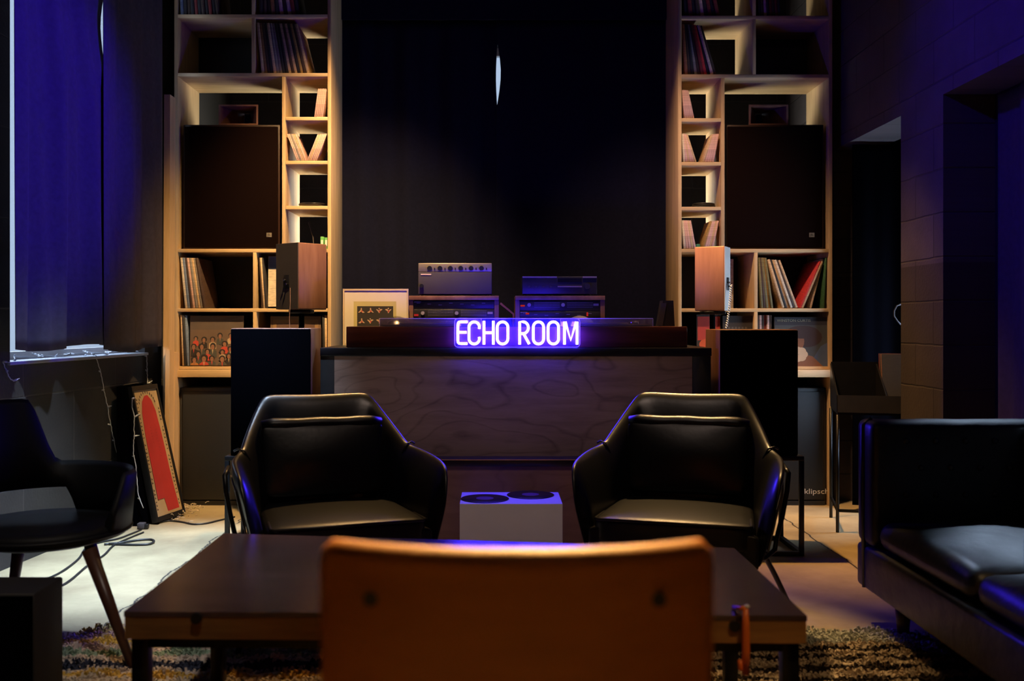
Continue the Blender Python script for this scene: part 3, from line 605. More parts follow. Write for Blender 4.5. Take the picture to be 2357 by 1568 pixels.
# cabinets standing in the lower bays
def floor_cab(x0, x1, label, brand=None):
    Y = YS+.02; t = thing('subwoofer', ((sx(x0)+sx(x1))/2, Y+.2, 0), label, 'speaker')
    zt = sz(893)
    obj('cabinet', MB().box(sx(x0), sx(x1), Y+.012, Y+.40, .0, zt, bev=.008), M_black if brand else M_vinylbox, t)
    obj('front_grille', MB().box(sx(x0+8), sx(x1-8), Y, Y+.0115, .035, zt-.025, bev=.003), mat('metal_grille_'+('b' if brand else 'a'), (.018, .020, .025) if not brand else (.008, .007, .007), .5, .2, var=.15, scale=150), t)
    obj('plinth', MB().box(sx(x0+4), sx(x1-4), Y+.002, Y+.0118, .0, .028), M_black, t)
    if brand:
        obj('brand_lettering', text_mesh(brand, .046, (sx(1882), Y-.0005, sz(1133)), width=.15), mat('grey_lettering', (.45, .43, .40), .5), t, label='grey raised brand lettering')
floor_cab(410, 752, 'black speaker cabinet under the left shelves')
floor_cab(1571, 1906, 'black speaker cabinet with brand lettering under the right shelves', 'klipsch')

# ------------------------------------------------------------------ DJ desk
YD = 4.90; SD = F/YD
def dx(px): return PX(px, YD)
def dz(py): return PZ(py, YD)
DT = dz(801)
desk = thing('dj_desk', (dx(1188), YD+.35, 0), 'long dark desk with plywood front under the neon sign', 'desk')
obj('desk_top', MB().box(dx(737), dx(1638), YD, YD+.72, DT-.040, DT, bev=.002), mat('black_laminate', (.010, .009, .012), .32, var=.2, scale=10), desk)
for (p, q) in ((737, 769), (1594, 1637)):
    obj('corner_post', MB().box(dx(p), dx(q), YD+.004, YD+.07, 0, DT-.0405, bev=.003), M_black, desk)
    obj('corner_post', MB().box(dx(p), dx(q), YD+.64, YD+.71, 0, DT-.0405, bev=.003), M_black, desk)
obj('front_panel', MB().box(dx(769)+.0005, dx(1594)-.0005, YD+.004, YD+.022, dz(1062), DT-.041), M_desk, desk)
zl = PZ(1058, YD-.12)
obj('ledge', MB().box(dx(772), dx(1592), YD-.12, YD+.0035, zl-.034, zl, bev=.002), mat('ledge_black', (.012, .008, .008), .30), desk)
obj('ledge_edging', MB().box(dx(772), dx(1592), YD-.1225, YD-.1205, zl-.004, zl+.0008), mat('brass_edging', (.75, .45, .18), .35, .7), desk)
obj('lower_panel', MB().box(dx(772), dx(1592), YD-.10, YD-.082, .01, zl-.035), M_desklow, desk)
for s, (p) in enumerate((742, 1632)):
    obj('side_panel', MB().box(dx(p)-.008, dx(p)+.008, YD+.0705, YD+.6395, .05, DT-.041), M_black, desk)
# raised mahogany plinth
YPB = YD+.05
o = obj('record_deck_plinth', MB().box(PX(797, YPB), PX(1582, YPB), YPB, YPB+.40, DT+.0008, PZ(752, YPB), bev=.003), M_mahog); tag(o, 'long low mahogany plinth on the desk behind the neon sign', 'plinth')
ZP = PZ(752, YPB)
# ---- neon sign
sign = thing('neon_sign', (dx(1190), YD+.018, DT), 'glowing violet neon sign reading ECHO ROOM on the desk', 'neon sign')
def rr(x0, x1, z0, z1, r, n=7):
    out = []
    for (cx, cz, a0) in ((x1-r, z1-r, 0), (x0+r, z1-r, 90), (x0+r, z0+r, 180), (x1-r, z0+r, 270)):
        for k in range(n+1):
            a = R(a0+90*k/n); out.append((cx+r*math.cos(a), cz+r*math.sin(a)))
    return out
YN0 = YD+.001; bx0, bx1, bz0, bz1 = dx(1046), dx(1335), DT+.003, dz(733)
obj('backing_plate', MB().poly([(x, YN0, z) for x, z in rr(bx0, bx1, bz0, bz1, .018)], (0, .006, 0)), M_acr, sign)
obj('plate_edge', MB().tube([(x, YN0+.003, z) for x, z in rr(bx0, bx1, bz0, bz1, .018)], .0022, n=6, closed=True), M_acre, sign)
YT = YN0-.010; TR_ = .0062
def q(px, py): return (dx(px), YT, dz(py))
def arc(cx, cy, rx, ry, a0, a1, n=10): return [q(cx+rx*math.cos(R(a0+(a1-a0)*k/n)), cy-ry*math.sin(R(a0+(a1-a0)*k/n))) for k in range(n+1)]
def Oring(x0, x1, y0=741, y1=792):
    r = (x1-x0)/2; cx = (x0+x1)/2
    return arc(cx, y0+r, r, r, 0, 180, 12)+arc(cx, y1-r, r, r, 180, 360, 12)
def letter(nm, paths, closed=False):
    mb = MB()
    for p in paths: mb.tube(p, TR_, n=10, closed=closed)
    o = obj(nm, mb, M_neon, sign); return o
letter('letter_e', [[q(1076, 741), q(1060, 741), q(1056, 742), q(1054.5, 745), q(1054, 750), q(1054, 784), q(1054.5, 788), q(1057, 790.5), q(1061, 791), q(1076, 791)], [q(1054, 765), q(1074, 765)]])
letter('letter_c', [arc(1091.5, 753, 12, 12, -20, 180, 12)+arc(1091.5, 780, 12, 12, 180, 380, 12)])
letter('letter_h', [[q(1114, 739), q(1114, 793)], [q(1135.5, 739), q(1135.5, 793)], [q(1114, 766), q(1135.5, 766)]])
letter('letter_o', [Oring(1144.5, 1169)], True)
letter('letter_r', [[q(1196, 793), q(1196, 741), q(1204, 741)]+arc(1204, 754.5, 12, 13.5, 80, -90, 12)+[q(1198, 768)], [q(1205, 768), q(1218, 792)]])
letter('letter_o', [Oring(1227.5, 1251)], True)
letter('letter_o', [Oring(1261.5, 1285.5)], True)
letter('letter_m', [[q(1299, 793), q(1299, 741), q(1301, 741), q(1313.5, 783), q(1326, 741), q(1328, 741), q(1328, 793)]])
# ---- framed print
YF = 5.40
fr = thing('framed_print', (PX(864, YF), YF, DT), 'pale framed print of eight small figures on the desk', 'picture')
fx0, fx1, fz0, fz1 = PX(789, YF), PX(940, YF), DT+.001, PZ(665, YF)
obj('frame', MB().box(fx0, fx1, YF, YF+.02, fz1-.010, fz1).box(fx0, fx1, YF, YF+.02, fz0, fz0+.010).box(fx0, fx0+.009, YF, YF+.02, fz0+.010, fz1-.010).box(fx1-.009, fx1, YF, YF+.02, fz0+.010, fz1-.010), M_gold, fr)
obj('mat_board', MB().box(fx0+.0095, fx1-.0095, YF+.003, YF+.007, fz0+.0105, fz1-.0105), M_mat1, fr)
art = MB().box(PX(814, YF), PX(912, YF), YF+.0022, YF+.0029, fz0+.03, PZ(694, YF)); art.box(PX(822, YF), PX(905, YF), YF+.0014, YF+.0021, fz0+.04, PZ(705, YF), m=1)
for i in range(4):
    for j in range(3):
        cx = PX(832+i*20.5, YF); cz = PZ(716+j*24, YF); y = YF+.0006
        s = [(-1, 1), (1, 1), (-1, -1), (1, -1)][(i+j) % 4]; k = .0022
        art.poly([(cx+s[0]*k*u_, y, cz+s[1]*k*v_) for u_, v_ in ((-8, -4), (-3, -5), (1, -1.5), (6, -4.5), (8, -3.5), (3, 1.5), (1.5, 5), (-1, 5.2), (-1.2, 1), (-6, -2))], (0, .0006, 0), 2 if (i+j) % 3 else 2)
        art.poly([(cx+k*u_, y-.0004, cz+k*v_) for u_, v_ in ((-1, -3), (2, -3), (3, 1), (0, 2))], (0, .0003, 0), 3)
        ell(art, cx+s[0]*k*.4, cz+s[1]*k*0+k*6, k*1.6, k*1.6, 2, y-.0004)
obj('print', art, [M_yel, M_blk2, M_tan, M_redink], fr)
# ---- turntables under dust covers
def turntable(x0, x1, label, arm):
    Y0, Y1 = YPB+.03, YPB+.36; t = thing('turntable', ((PX(x0, Y0)+PX(x1, Y0))/2, (Y0+Y1)/2, ZP), label, 'turntable')
    a, c = PX(x0, Y0), PX(x1, Y0); zt = PZ(734, Y0); zb = ZP+.0008
    obj('base', MB().box(a+.01, c-.01, Y0+.01, Y1-.01, zb, zb+.008, bev=.002), M_dark, t)
    obj('platter', MB().lathe([(.145, 0), (.15, .003), (.15, .008), (.145, .010)], ((a+c)/2-.02, (Y0+Y1)/2, zb+.0085), n=40), M_silver, t)
    obj('tonearm', MB().tube([(c-.05, Y1-.06, zb+.022), (c-.055, Y0+.14, zb+.022), (c-.10, Y0+.07, zb+.020)], .0035).cyl((c-.05, Y1-.07, zb+.0085), (c-.05, Y1-.07, zb+.028), .016), M_chrome, t)
    obj('dust_cover', MB().box(a, c, Y0, Y0+.003, zb, zt).box(a, c, Y1-.003, Y1, zb, zt).box(a, a+.003, Y0+.003, Y1-.003, zb, zt).box(c-.003, c, Y0+.003, Y1-.003, zb, zt).box(a, c, Y0, Y1, zt, zt+.003), M_cover, t)
    obj('cover_edge_glint', MB().box(a, c, Y0-.001, Y0+.0005, zt, zt+.0035).box(a-.001, a+.001, Y0-.001, Y0+.0005, zb, zt).box(c-.001, c+.001, Y0-.001, Y0+.0005, zb, zt), M_edge_glint, t)  # opaque pale strips drawn as the covers' bright edges
turntable(874, 1108, 'turntable under clear cover, in front of the framed print', 1)
turntable(1290, 1503, 'turntable under clear cover, right of the neon letters', 1)
for (px, side, lab) in ((912, 'left', 'shallow silvery dome beside the framed print'), (1336, 'right', 'shallow cream dome behind the right turntable')):
    Yd = YPB+.385+.05
    o = obj('dome_lid', MB().lathe([(.06, 0), (.07, .01), (.085, .03)]+[(.097*math.cos(R(a_)), .063+.097*math.sin(R(a_))) for a_ in (-5, 10, 25, 40, 52, 63, 73, 81, 87, 89.5)], (PX(px, Yd), Yd+.04, DT+.001), n=40), M_chrome if side == 'left' else mat('cream_enamel', (.6, .5, .42), .35)); tag(o, lab, 'dome')
# ---- small display box at right end
Yb = YPB+.2
t = thing('desktop_monitor', (PX(1530, Yb), Yb, ZP), 'small black box with silver slanted face, right desk end', 'monitor')
obj('housing', MB().poly([(PX(1516, Yb), Yb, ZP+.001), (PX(1553, Yb), Yb, ZP+.001), (PX(1550, Yb), Yb, PZ(692, Yb)), (PX(1526, Yb), Yb, PZ(692, Yb))], (0, .10, 0)), M_dark, t)
obj('face', MB().poly([(PX(1512, Yb), Yb-.004, PZ(750, Yb)), (PX(1525, Yb), Yb-.004, PZ(750, Yb)), (PX(1534, Yb), Yb-.004, PZ(698, Yb)), (PX(1522, Yb), Yb-.004, PZ(698, Yb))], (0, .0035, 0)), M_grey, t)
# ---- rack boxes and amplifiers
YK = 5.46
def KX(p): return PX(p, YK)
def KZ(p): return PZ(p, YK)
def rack(x0, x1, label, flip):
    t = thing('equipment_rack', ((KX(x0)+KX(x1))/2, YK+.15, DT), label, 'rack')
    obj('top_board', MB().box(KX(x0), KX(x1), YK-.01, YK+.30, KZ(691), KZ(681), bev=.001), M_walnut, t)
    for p in (x0, x1-10): obj('side_board', MB().box(KX(p), KX(p+10), YK, YK+.30, DT+.001, KZ(691)-.0005), M_walnut, t)
    ys = ((693, 711), (712, 738), (739, 770)) if not flip else ((693, 716), (717, 731), (732, 770))
    for k, (ya, yb) in enumerate(ys):
        if k == 2: yb = 741+45
        zb_ = max(KZ(yb), DT+.002)
        d = MB().box(KX(x0+10)+.001, KX(x1-10)-.001, YK+.005, YK+.25, zb_, KZ(ya), bev=.002); nf = len(d.bm.faces); w0, w1 = x0+12, x1-12; kk = (k+flip) % 2
        if (k == 1 and not flip) or (k == 0 and flip):
            for row_ in range(4): 
                zz = KZ(ya+4+row_*3.6)
                for g in (0, 1):
                    a0 = w0+32+g*76
                    for i in range(22): d.box(KX(a0+i*2.7), KX(a0+i*2.7+1.6), YK+.0035, YK+.0048, zz-.0012, zz+.0012)
            for g in (20, 98): d.cyl((KX(w0+g), YK-.006, KZ(ya+9)), (KX(w0+g), YK+.0048, KZ(ya+9)), .010, n=18)
            d.box(KX(w1-14), KX(w1-2), YK+.003, YK+.0048, KZ(ya+11), KZ(ya+6))
        else:
            for i in range(7): 
                a0 = w0+6+i*25; zz = KZ(ya+5+(i % 3)*2); d.box(KX(a0), KX(a0+8), YK+.0035, YK+.0048, zz-.0012, zz+.0012)
            d.box(KX(w0), KX(w0+16), YK+.003, YK+.0048, KZ(ya+3), KZ(ya+1.5))
        d.bm.faces.ensure_lookup_table()
        for f_ in d.bm.faces[nf:]: f_.material_index = 1
        obj('rack_unit', d, [M_dark, M_legend], t)
    l = MB(); 
    if flip: l.box(KX(x0+24), KX(x0+32), YK+.002, YK+.0049, KZ(724), KZ(720)).box(KX(x0+164), KX(x0+168), YK+.002, YK+.0049, KZ(728), KZ(719)).box(KX(x0+12), KX(x0+22), YK+.002, YK+.0049, KZ(706), KZ(702))
    else: l.box(KX(x0+12), KX(x0+22), YK+.002, YK+.0049, KZ(728), KZ(723))
    obj('red_indicator', l, M_led, t)
rack(941, 1148, 'walnut rack of audio gear, left one on the desk', 0)
rack(1186, 1392, 'walnut rack of audio gear, right one on the desk', 1)
t = thing('amplifier', (KX(1047), YK+.14, KZ(681)), 'grey box amplifier standing on the left rack', 'amplifier')
obj('case', MB().box(KX(962), KX(1132), YK+.02, YK+.28, KZ(677), KZ(626), bev=.003), M_grey, t)
obj('knob', MB().cyl((KX(970), YK+.002, KZ(658)), (KX(970), YK+.0198, KZ(658)), .011), M_black, t)
obj('trim_line', MB().box(KX(968), KX(992), YK+.018, YK+.0198, KZ(633), KZ(630)), M_gold, t)
for p in (970, 1124): obj('foot', MB().cyl((KX(p), YK+.05, KZ(681)+.0003), (KX(p), YK+.05, KZ(677)), .012), M_chrome, t)
t = thing('mixer', (KX(1047), YK+.14, KZ(626)), 'silver six knob mixer on top of the grey amplifier', 'mixer')
obj('case', MB().box(KX(962), KX(1132), YK+.03, YK+.27, KZ(625.5), KZ(605), bev=.003), M_silver, t)
for i in range(6):
    px = 988+i*24
    obj('knob', MB().cyl((KX(px), YK+.018, KZ(617)), (KX(px), YK+.0298, KZ(617)), .0125, .0135), M_black, t)
    obj('switch', MB().box(KX(px+10.5), KX(px+13), YK+.024, YK+.0298, KZ(621), KZ(616)), M_dark, t)
t = thing('receiver', (KX(1288), YK+.14, KZ(681)), 'black stereo receiver standing on the right rack', 'receiver')
obj('case', MB().box(KX(1202), KX(1375), YK+.02, YK+.28, KZ(677), KZ(636), bev=.002), M_dark, t)
for xa_, xb_ in ((1203, 1282), (1342, 1374)): obj('top_trim', MB().box(KX(xa_), KX(xb_), YK+.012, YK+.0195, KZ(639.5), KZ(636)), M_silver, t)
obj('display_window', MB().box(KX(1284), KX(1340), YK+.016, YK+.0195, KZ(649), KZ(640)), mat('display_glass', (.01, .01, .012), .1), t)
obj('button_row', MB().box(KX(1284), KX(1340), YK+.012, YK+.0195, KZ(661), KZ(658)), mat('button_metal', (.28, .22, .2), .4, .4), t)
for px in (1218, 1234, 1251, 1268): obj('knob', MB().cyl((KX(px), YK+.008, KZ(660)), (KX(px), YK+.0195, KZ(660)), .006), M_grey, t)
obj('volume_knob', MB().cyl((KX(1352), YK, KZ(659)), (KX(1352), YK+.0195, KZ(659)), .016), M_dark, t)
for p in (1220, 1356): obj('foot', MB().cyl((KX(p), YK+.05, KZ(681)+.0003), (KX(p), YK+.05, KZ(677)), .014), M_chrome, t)
o = obj('record_sleeve', MB().poly([KXp for KXp in [(KX(1150), YK+.02, KZ(700)), (KX(1153), YK+.02, KZ(696)), (KX(1184), YK+.02, KZ(722)), (KX(1184), YK+.02, KZ(795)), (KX(1180), YK+.02, KZ(795)), (KX(1180), YK+.02, KZ(724))]], (0, .18, 0)), SLV['rust']); tag(o, 'orange edged folder wedged between the two racks', 'folder'); o.name = 'folder'

# ------------------------------------------------------------------ floor speakers on wire stands
def tower(x0, x1, y0, y1, Y, depth, label, slabel, side):
    X0, X1 = PX(x0, Y), PX(x1, Y); z0, z1 = PZ(y1, Y), PZ(y0, Y)
    t = thing('floor_speaker', ((X0+X1)/2, Y+depth/2, z0), label, 'speaker')
    obj('cabinet', MB().box(X0, X1, Y+.016, Y+depth, z0+.001, z1, bev=.003), M_walnut, t)
    obj('grille', MB().box(X0+.002, X1-.002, Y, Y+.0155, z0+.004, z1-.003, bev=.004), M_cloth, t)
    s = thing('speaker_stand', ((X0+X1)/2, Y+depth/2, 0), slabel, 'stand')
    a, c, f, g = X0-.025, X1+.025, Y-.012, Y+depth+.02; r = .011
    obj('top_frame', MB().box(a, c, f, g, z0-.022, z0, bev=.002), M_blackm, s)
    for (x, y) in ((a+r, f+r), (c-r, f+r), (a+r, g-r), (c-r, g-r)):
        obj('leg', MB().box(x-r, x+r, y-r, y+r, .0, z0-.0225, bev=.002), M_blackm, s)
    obj('base_frame', MB().box(a+2*r, c-2*r, f, f+2*r, .0, 2*r).box(a+2*r, c-2*r, g-2*r, g, .0, 2*r).box(a, a+2*r, f+2*r, g-2*r, 0, 2*r).box(c-2*r, c, f+2*r, g-2*r, 0, 2*r), M_blackm, s)
tower(530, 715, 756, 1050, 4.86, .30, 'black floor speaker left of the desk', 'black wire stand under the left floor speaker', 'left')
tower(1658, 1838, 759, 1050, 4.86, .34, 'black floor speaker right of the desk', 'black wire stand under the right floor speaker', 'right')
# bookshelf speakers on poles
def book_speaker(cx, Y, w, d, rz, y0, y1, label, slabel, face_m, side_m, term, cordc, sgn):
    z0, z1 = PZ(y1, Y), PZ(y0, Y); X = PX(cx, Y)
    s = thing('pole_stand', (X, Y, 0), slabel, 'stand')
    obj('base_plate', MB().lathe([(.14, 0), (.14, .008), (.12, .012)], (X, Y, 0)), M_blackm, s)
    obj('pole', MB().cyl((X, Y, .0125), (X, Y, z0-.020), .016), M_blackm, s)
    obj('top_plate', MB().box(X-.06, X+.06, Y-.06, Y+.06, z0-.0195, z0-.001, bev=.003), M_blackm, s)
    t = thing('bookshelf_speaker', (X, Y, z0), label, 'speaker', rz=rz)
    h = z1-z0
    # local: terminal plate on -y face
    obj('cabinet', MB().box(-w/2, w/2, -d/2+.004, d/2, .0, h, bev=.006), side_m, t, local=True)
    obj('rear_panel', MB().box(-w/2+.002, w/2-.002, -d/2, -d/2+.0038, .002, h-.002), face_m, t, local=True)
    tp = obj('terminal_plate', MB().box(term-.022, term+.022, -d/2-.003, -d/2-.0002, h*.32, h*.52, bev=.001), M_black, t, local=True)
    obj('binding_post', MB().cyl((term-.008, -d/2-.014, h*.44), (term-.008, -d/2-.003, h*.44), .005).cyl((term+.008, -d/2-.014, h*.38), (term+.008, -d/2-.003, h*.38), .005), M_chrome, tp, local=True)
    return t, z0
M_facedk = mat('dark_rear_panel', (.045, .038, .034), .6)
M_facelt = mat('pale_rear_panel', (.62, .60, .55), .6)
book_speaker(694, 5.55, .185, .21, R(-38), 562, 713, 'purple-lit wooden bookshelf speaker at left', 'pole stand under the left bookshelf speaker', M_facedk, M_walnut, 0, 0, 1)
book_speaker(1640, 5.55, .115, .17, R(62), 569, 716, 'orange wooden bookshelf speaker at right', 'pole stand under the right bookshelf speaker', M_facelt, M_cherry, 0, 0, 1)
pts = []
for k in range(80):
    a = k/79; pts.append(P(1683+3*math.sin(a*2.2)-14*a, 656+a*100, 5.488-.10*a)+Vector((.005*math.cos(k*1.5), .005*math.sin(k*1.5), 0)))
o = obj('coiled_cord', MB().tube(pts, .003, n=6), M_wire); tag(o, 'white coiled cord hanging from the right bookshelf speaker', 'cord')
o = obj('speaker_wire', MB().tube([P(668, 662, 5.40), P(668, 700, 5.40), P(666, 735, 5.30), P(667, 756, 5.22), P(668, 900, 5.22)], .002, n=6), mat('brown_wire', (.10, .04, .03), .5)); tag(o, 'thin brown wire below the left bookshelf speaker', 'wire')

# ------------------------------------------------------------------ leather armchairs
def armchair(loc, rz, label):
    t = thing('armchair', loc, label, 'armchair', rz=rz, group=None)
    st = [((.0, .36, .845), (.0, .23, .27)), ((.12, .362, .848), (.11, .23, .27)), ((.195, .36, .850), (.17, .22, .27)), ((.225, .35, .845), (.195, .21, .27)), ((.247, .335, .822), (.21, .20, .27)),
          ((.292, .255, .748), (.25, .14, .27)), ((.325, .172, .690), (.270, .075, .265)), ((.337, .138, .665), (.278, .05, .265)), ((.350, .104, .650), (.283, .03, .265)), ((.377, .045, .641), (.288, -.01, .26)), ((.389, -.05, .634), (.292, -.06, .26)),
          ((.391, -.16, .628), (.297, -.14, .26)), ((.389, -.245, .618), (.300, -.22, .265)), ((.381, -.292, .594), (.302, -.28, .27)), ((.366, -.320, .535), (.304, -.315, .28)), ((.358, -.33, .48), (.304, -.325, .28))]
    full = [((-a[0][0], a[0][1], a[0][2]), (-a[1][0], a[1][1], a[1][2])) for a in st[:0:-1]]+st
    mb = MB(); bm = mb.bm; rings = []
    th = .048
    for (T_, B_) in full:
        T_ = Vector(T_); B_ = Vector(B_)
        inn = Vector((-T_.x, -T_.y-.02, 0)); inn.normalize()
        prof = [B_+inn*.03, B_.lerp(T_, .35)+inn*(th+.006), B_.lerp(T_, .70)+inn*(th+.010), T_+inn*(th+.012)-Vector((0, 0, .050)), T_+inn*(th*.80)-Vector((0, 0, .016)), T_+inn*(th*.35), T_-Vector((0, 0, .014)), B_.lerp(T_, .65)-inn*.004, B_.lerp(T_, .3)-inn*.006, B_]
        rings.append([bm.verts.new(p) for p in prof])
    n = len(rings[0])
    for A, B in zip(rings, rings[1:]):
        for k in range(n):
            f = bm.faces.new((A[k], A[(k+1) % n], B[(k+1) % n], B[k])); f.smooth = True
    bm.faces.new(rings[0]); bm.faces.new(rings[-1][::-1])
    bmesh.ops.recalc_face_normals(bm, faces=bm.faces[:])
    obj('shell', mb, M_leather, t, local=True, sub=2)
    # seam rolls where the arms meet the back
    for s in (-1, 1):
        sm = [(s*.357, .118, .648), (s*.342, .108, .657), (s*.318, .098, .650), (s*.300, .092, .612)]
        obj('seam_piping', MB().tube(sm, .004, n=6), M_leather, t, local=True)
    # seat cushion: welted front edge
    def pad(x0, x1, y0, y1, z0, z1, taper, bev, M=None, dome=.0, wr=0):
        b = bmesh.new(); bmesh.ops.create_cube(b, size=1); bmesh.ops.subdivide_edges(b, edges=b.edges[:], cuts=5, use_grid_fill=True)
        for v in b.verts:
            u = v.co.copy(); ex = (1-(2*u.x)**2)*(1-(2*u.y)**2)
            X = x0+(x1-x0)*(u.x+.5); X = (x0+x1)/2+(X-(x0+x1)/2)*(1+taper*(u.y))
            v.co = Vector((X, y0+(y1-y0)*(u.y+.5), z0+(z1-z0)*(u.z+.5)+(dome*ex if u.z > .4 else 0)+wr*math.sin(u.x*19)*math.cos(u.y*13)*.5))
        for f in b.faces: f.smooth = True
        m_ = MB(); m_.merge(b, 0, M); return m_
    o = obj('seat', pad(-.272, .272, -.345, .19, .33, .432, -.12, 0, dome=.018), M_leather, t, local=True, sub=1)
    obj('seat_welt', MB().tube([(-.268, -.20, .428), (-.276, -.33, .428), (-.262, -.348, .429), (0, -.352, .431), (.262, -.348, .429), (.276, -.33, .428), (.268, -.20, .428)], .0055, n=8), M_leather, t, local=True)
    obj('seat_front', pad(-.30, .30, -.335, -.30, .272, .40, 0, 0), M_leather, t, local=True, sub=1)
    obj('seat_pan', MB().box(-.27, .27, -.31, .20, .255, .335, bev=.02), M_black, t, local=True)
    Mb = Matrix.Translation((0, .185, .445)) @ Matrix.Rotation(R(-12), 4, 'X')
    b = pad(-.235, .235, -.045, .045, .0, .290, 0, 0, wr=.002)
    for v in b.bm.verts:
        u = v.co; v.co.y -= .030*(1-(u.x/.235)**2)*math.sin(max(0, min(1, u.z/.295))*math.pi)
        v.co.x *= 1+.06*(u.z/.295)
    bmesh.ops.transform(b.bm, matrix=Mb, verts=b.bm.verts[:])
    obj('back_cushion', b, M_leather, t, local=True, sub=2)
    obj('back_cushion_roll', MB().tube([Mb @ Vector((-.243+.0486*k, -.026+.0015*math.sin(k*2.1), .288+.0015*math.sin(k*1.7))) for k in range(11)], [.019]+[.027]*9+[.019], n=12), M_leather, t, local=True)
    # tube frame
    for s in (-1, 1):
        obj('side_rail', MB().tube([(s*.375, .13, .585), (s*.395, .06, .565), (s*.390, .06, .50), (s*.372, .055, .40), (s*.352, .05, .315), (s*.345, .03, .275), (s*.31, -.02, .252), (s*.22, -.06, .245)], .0095, n=10), M_blackm, t, local=True)
        obj('outer_panel', MB().poly([(s*.366, .10, .56), (s*.376, -.20, .545), (s*.325, -.22, .32), (s*.312, .04, .32)], (s*.006, 0, 0)), mat('taupe_leather', (.085, .075, .068), .6), t, local=True)
        for g in (-1, 1):
            obj('leg', MB().tube([(s*.18, g*.12-.04, .243), (s*.25, g*.18-.04, .242), (s*.30, g*.225-.03, .215), (s*.33, g*.26-.02, .15), (s*.365, g*.29-.02, .07), (s*.39, g*.315-.02, .009)], .0105, n=10).cyl((s*.39, g*.315-.02, 0), (s*.39, g*.315-.02, .012), .014), M_blackm, t, local=True)
    return t
armchair((-.625, 3.82, 0), R(20), 'black leather armchair left of the white box')
armchair((.725, 3.86, 0), R(-17), 'black leather armchair right of the white box')

# ------------------------------------------------------------------ white box with discs
Y0, Y1 = 4.40, 4.70
o = obj('white_box', MB().box(PX(1058, Y0), PX(1295, Y0), Y0, Y1, 0, PZ(1160, Y0), bev=.002), M_white); tag(o, 'plain white box table between the armchairs', 'side table')
zb = PZ(1160, Y0)
for (px, Yc, lab) in ((1116, 4.52, 'small vinyl disc overhanging the left edge of white box'), (1221, 4.62, 'small vinyl disc on the back right of white box')):
    x = PX(px, Yc)+(.0 if px > 1150 else 0)
    t = thing('vinyl_disc', (x, Yc, zb), lab, 'record')
    obj('disc', MB().lathe([(.108, .0006), (.110, .002), (.108, .0034), (.045, .0034)], (x, Yc, zb), n=48), M_disc, t)
    obj('centre_label', MB().lathe([(.040, .0035), (.040, .0042)], (x, Yc, zb), n=32), M_label, t)

# ------------------------------------------------------------------ coffee table
ct = [(PX(285, 2.384), 2.384), (PX(1858, 2.348), 2.348), (PX(1690, 3.05), 3.05), (PX(515, 3.263), 3.263)]
TZ = .45
tb = thing('coffee_table', (-.08, 2.75, 0), 'low wooden coffee table behind the orange chair', 'table')
mb = MB(); mb.poly([(x, y, TZ-.012) for x, y in ct], (0, 0, .012))
obj('tabletop', mb, M_tabtop, tb)
cc = Vector((-.08, 2.77, 0)); ins = [(cc.x+(x-cc.x)*.998, cc.y+(y-cc.y)*.996) for x, y in ct]
obj('plank_edge', MB().poly([(x, y, TZ-.066) for x, y in ins], (0, 0, .0535)), M_tabedge, tb)
for (px, py) in ((450, 1426), (1686, 1436)):
    y = 2.3755 if px < 1000 else 2.350; obj('bolt', MB().cyl((PX(px, 2.37), y-.004, PZ(py, 2.37)), (PX(px, 2.37), y+.006, PZ(py, 2.37)), .013), M_black, tb)
fx = [(-.862, 2.43), (.708, 2.40), (.708, 3.0), (-.862, 3.10)]
for (a, c) in ((0, 1), (1, 2), (2, 3), (3, 0)):
    A, B = Vector(fx[a]+(TZ-.082,)), Vector(fx[c]+(TZ-.082,)); d = (B-A).normalized()
    obj('frame_rail', MB().box(0, (B-A).length-.04, -.012, .012, -.0155, .0155, M=Matrix.Translation(A+d*.02) @ Matrix.Rotation(math.atan2(d.y, d.x), 4, 'Z')), M_blackm, tb)
for (x, y) in fx: obj('leg', MB().box(x-.02, x+.02, y-.02, y+.02, .022, TZ-.0665, bev=.003), M_blackm, tb)
# orange strap over its front edge
def cpt(px, py, Y=2.335): return tuple(P(px, py, Y))
t = thing('orange_clamp', (PX(1716, 2.335), 2.335, .28), 'narrow orange clamp gripping the table edge near the chair', 'clamp')
obj('bar', MB().tube([cpt(1716, 1400), cpt(1717, 1450), cpt(1717, 1500), cpt(1716, 1552)], [.007, .0095, .0100, .009], n=12), M_orangee, t)
obj('upper_jaw', MB().tube([cpt(1714, 1398), cpt(1707, 1401), (cpt(1704, 1402)[0], 2.40, TZ+.006)], .005, n=8), M_orangee, t)
obj('lower_jaw', MB().tube([cpt(1714, 1545), cpt(1704, 1538), cpt(1704, 1520)], .006, n=8), M_orangee, t)
obj('screw_end', MB().lathe([(.005, 0), (.007, .003), (.004, .007)], cpt(1719, 1399)), M_white, t, label='white rounded tip')

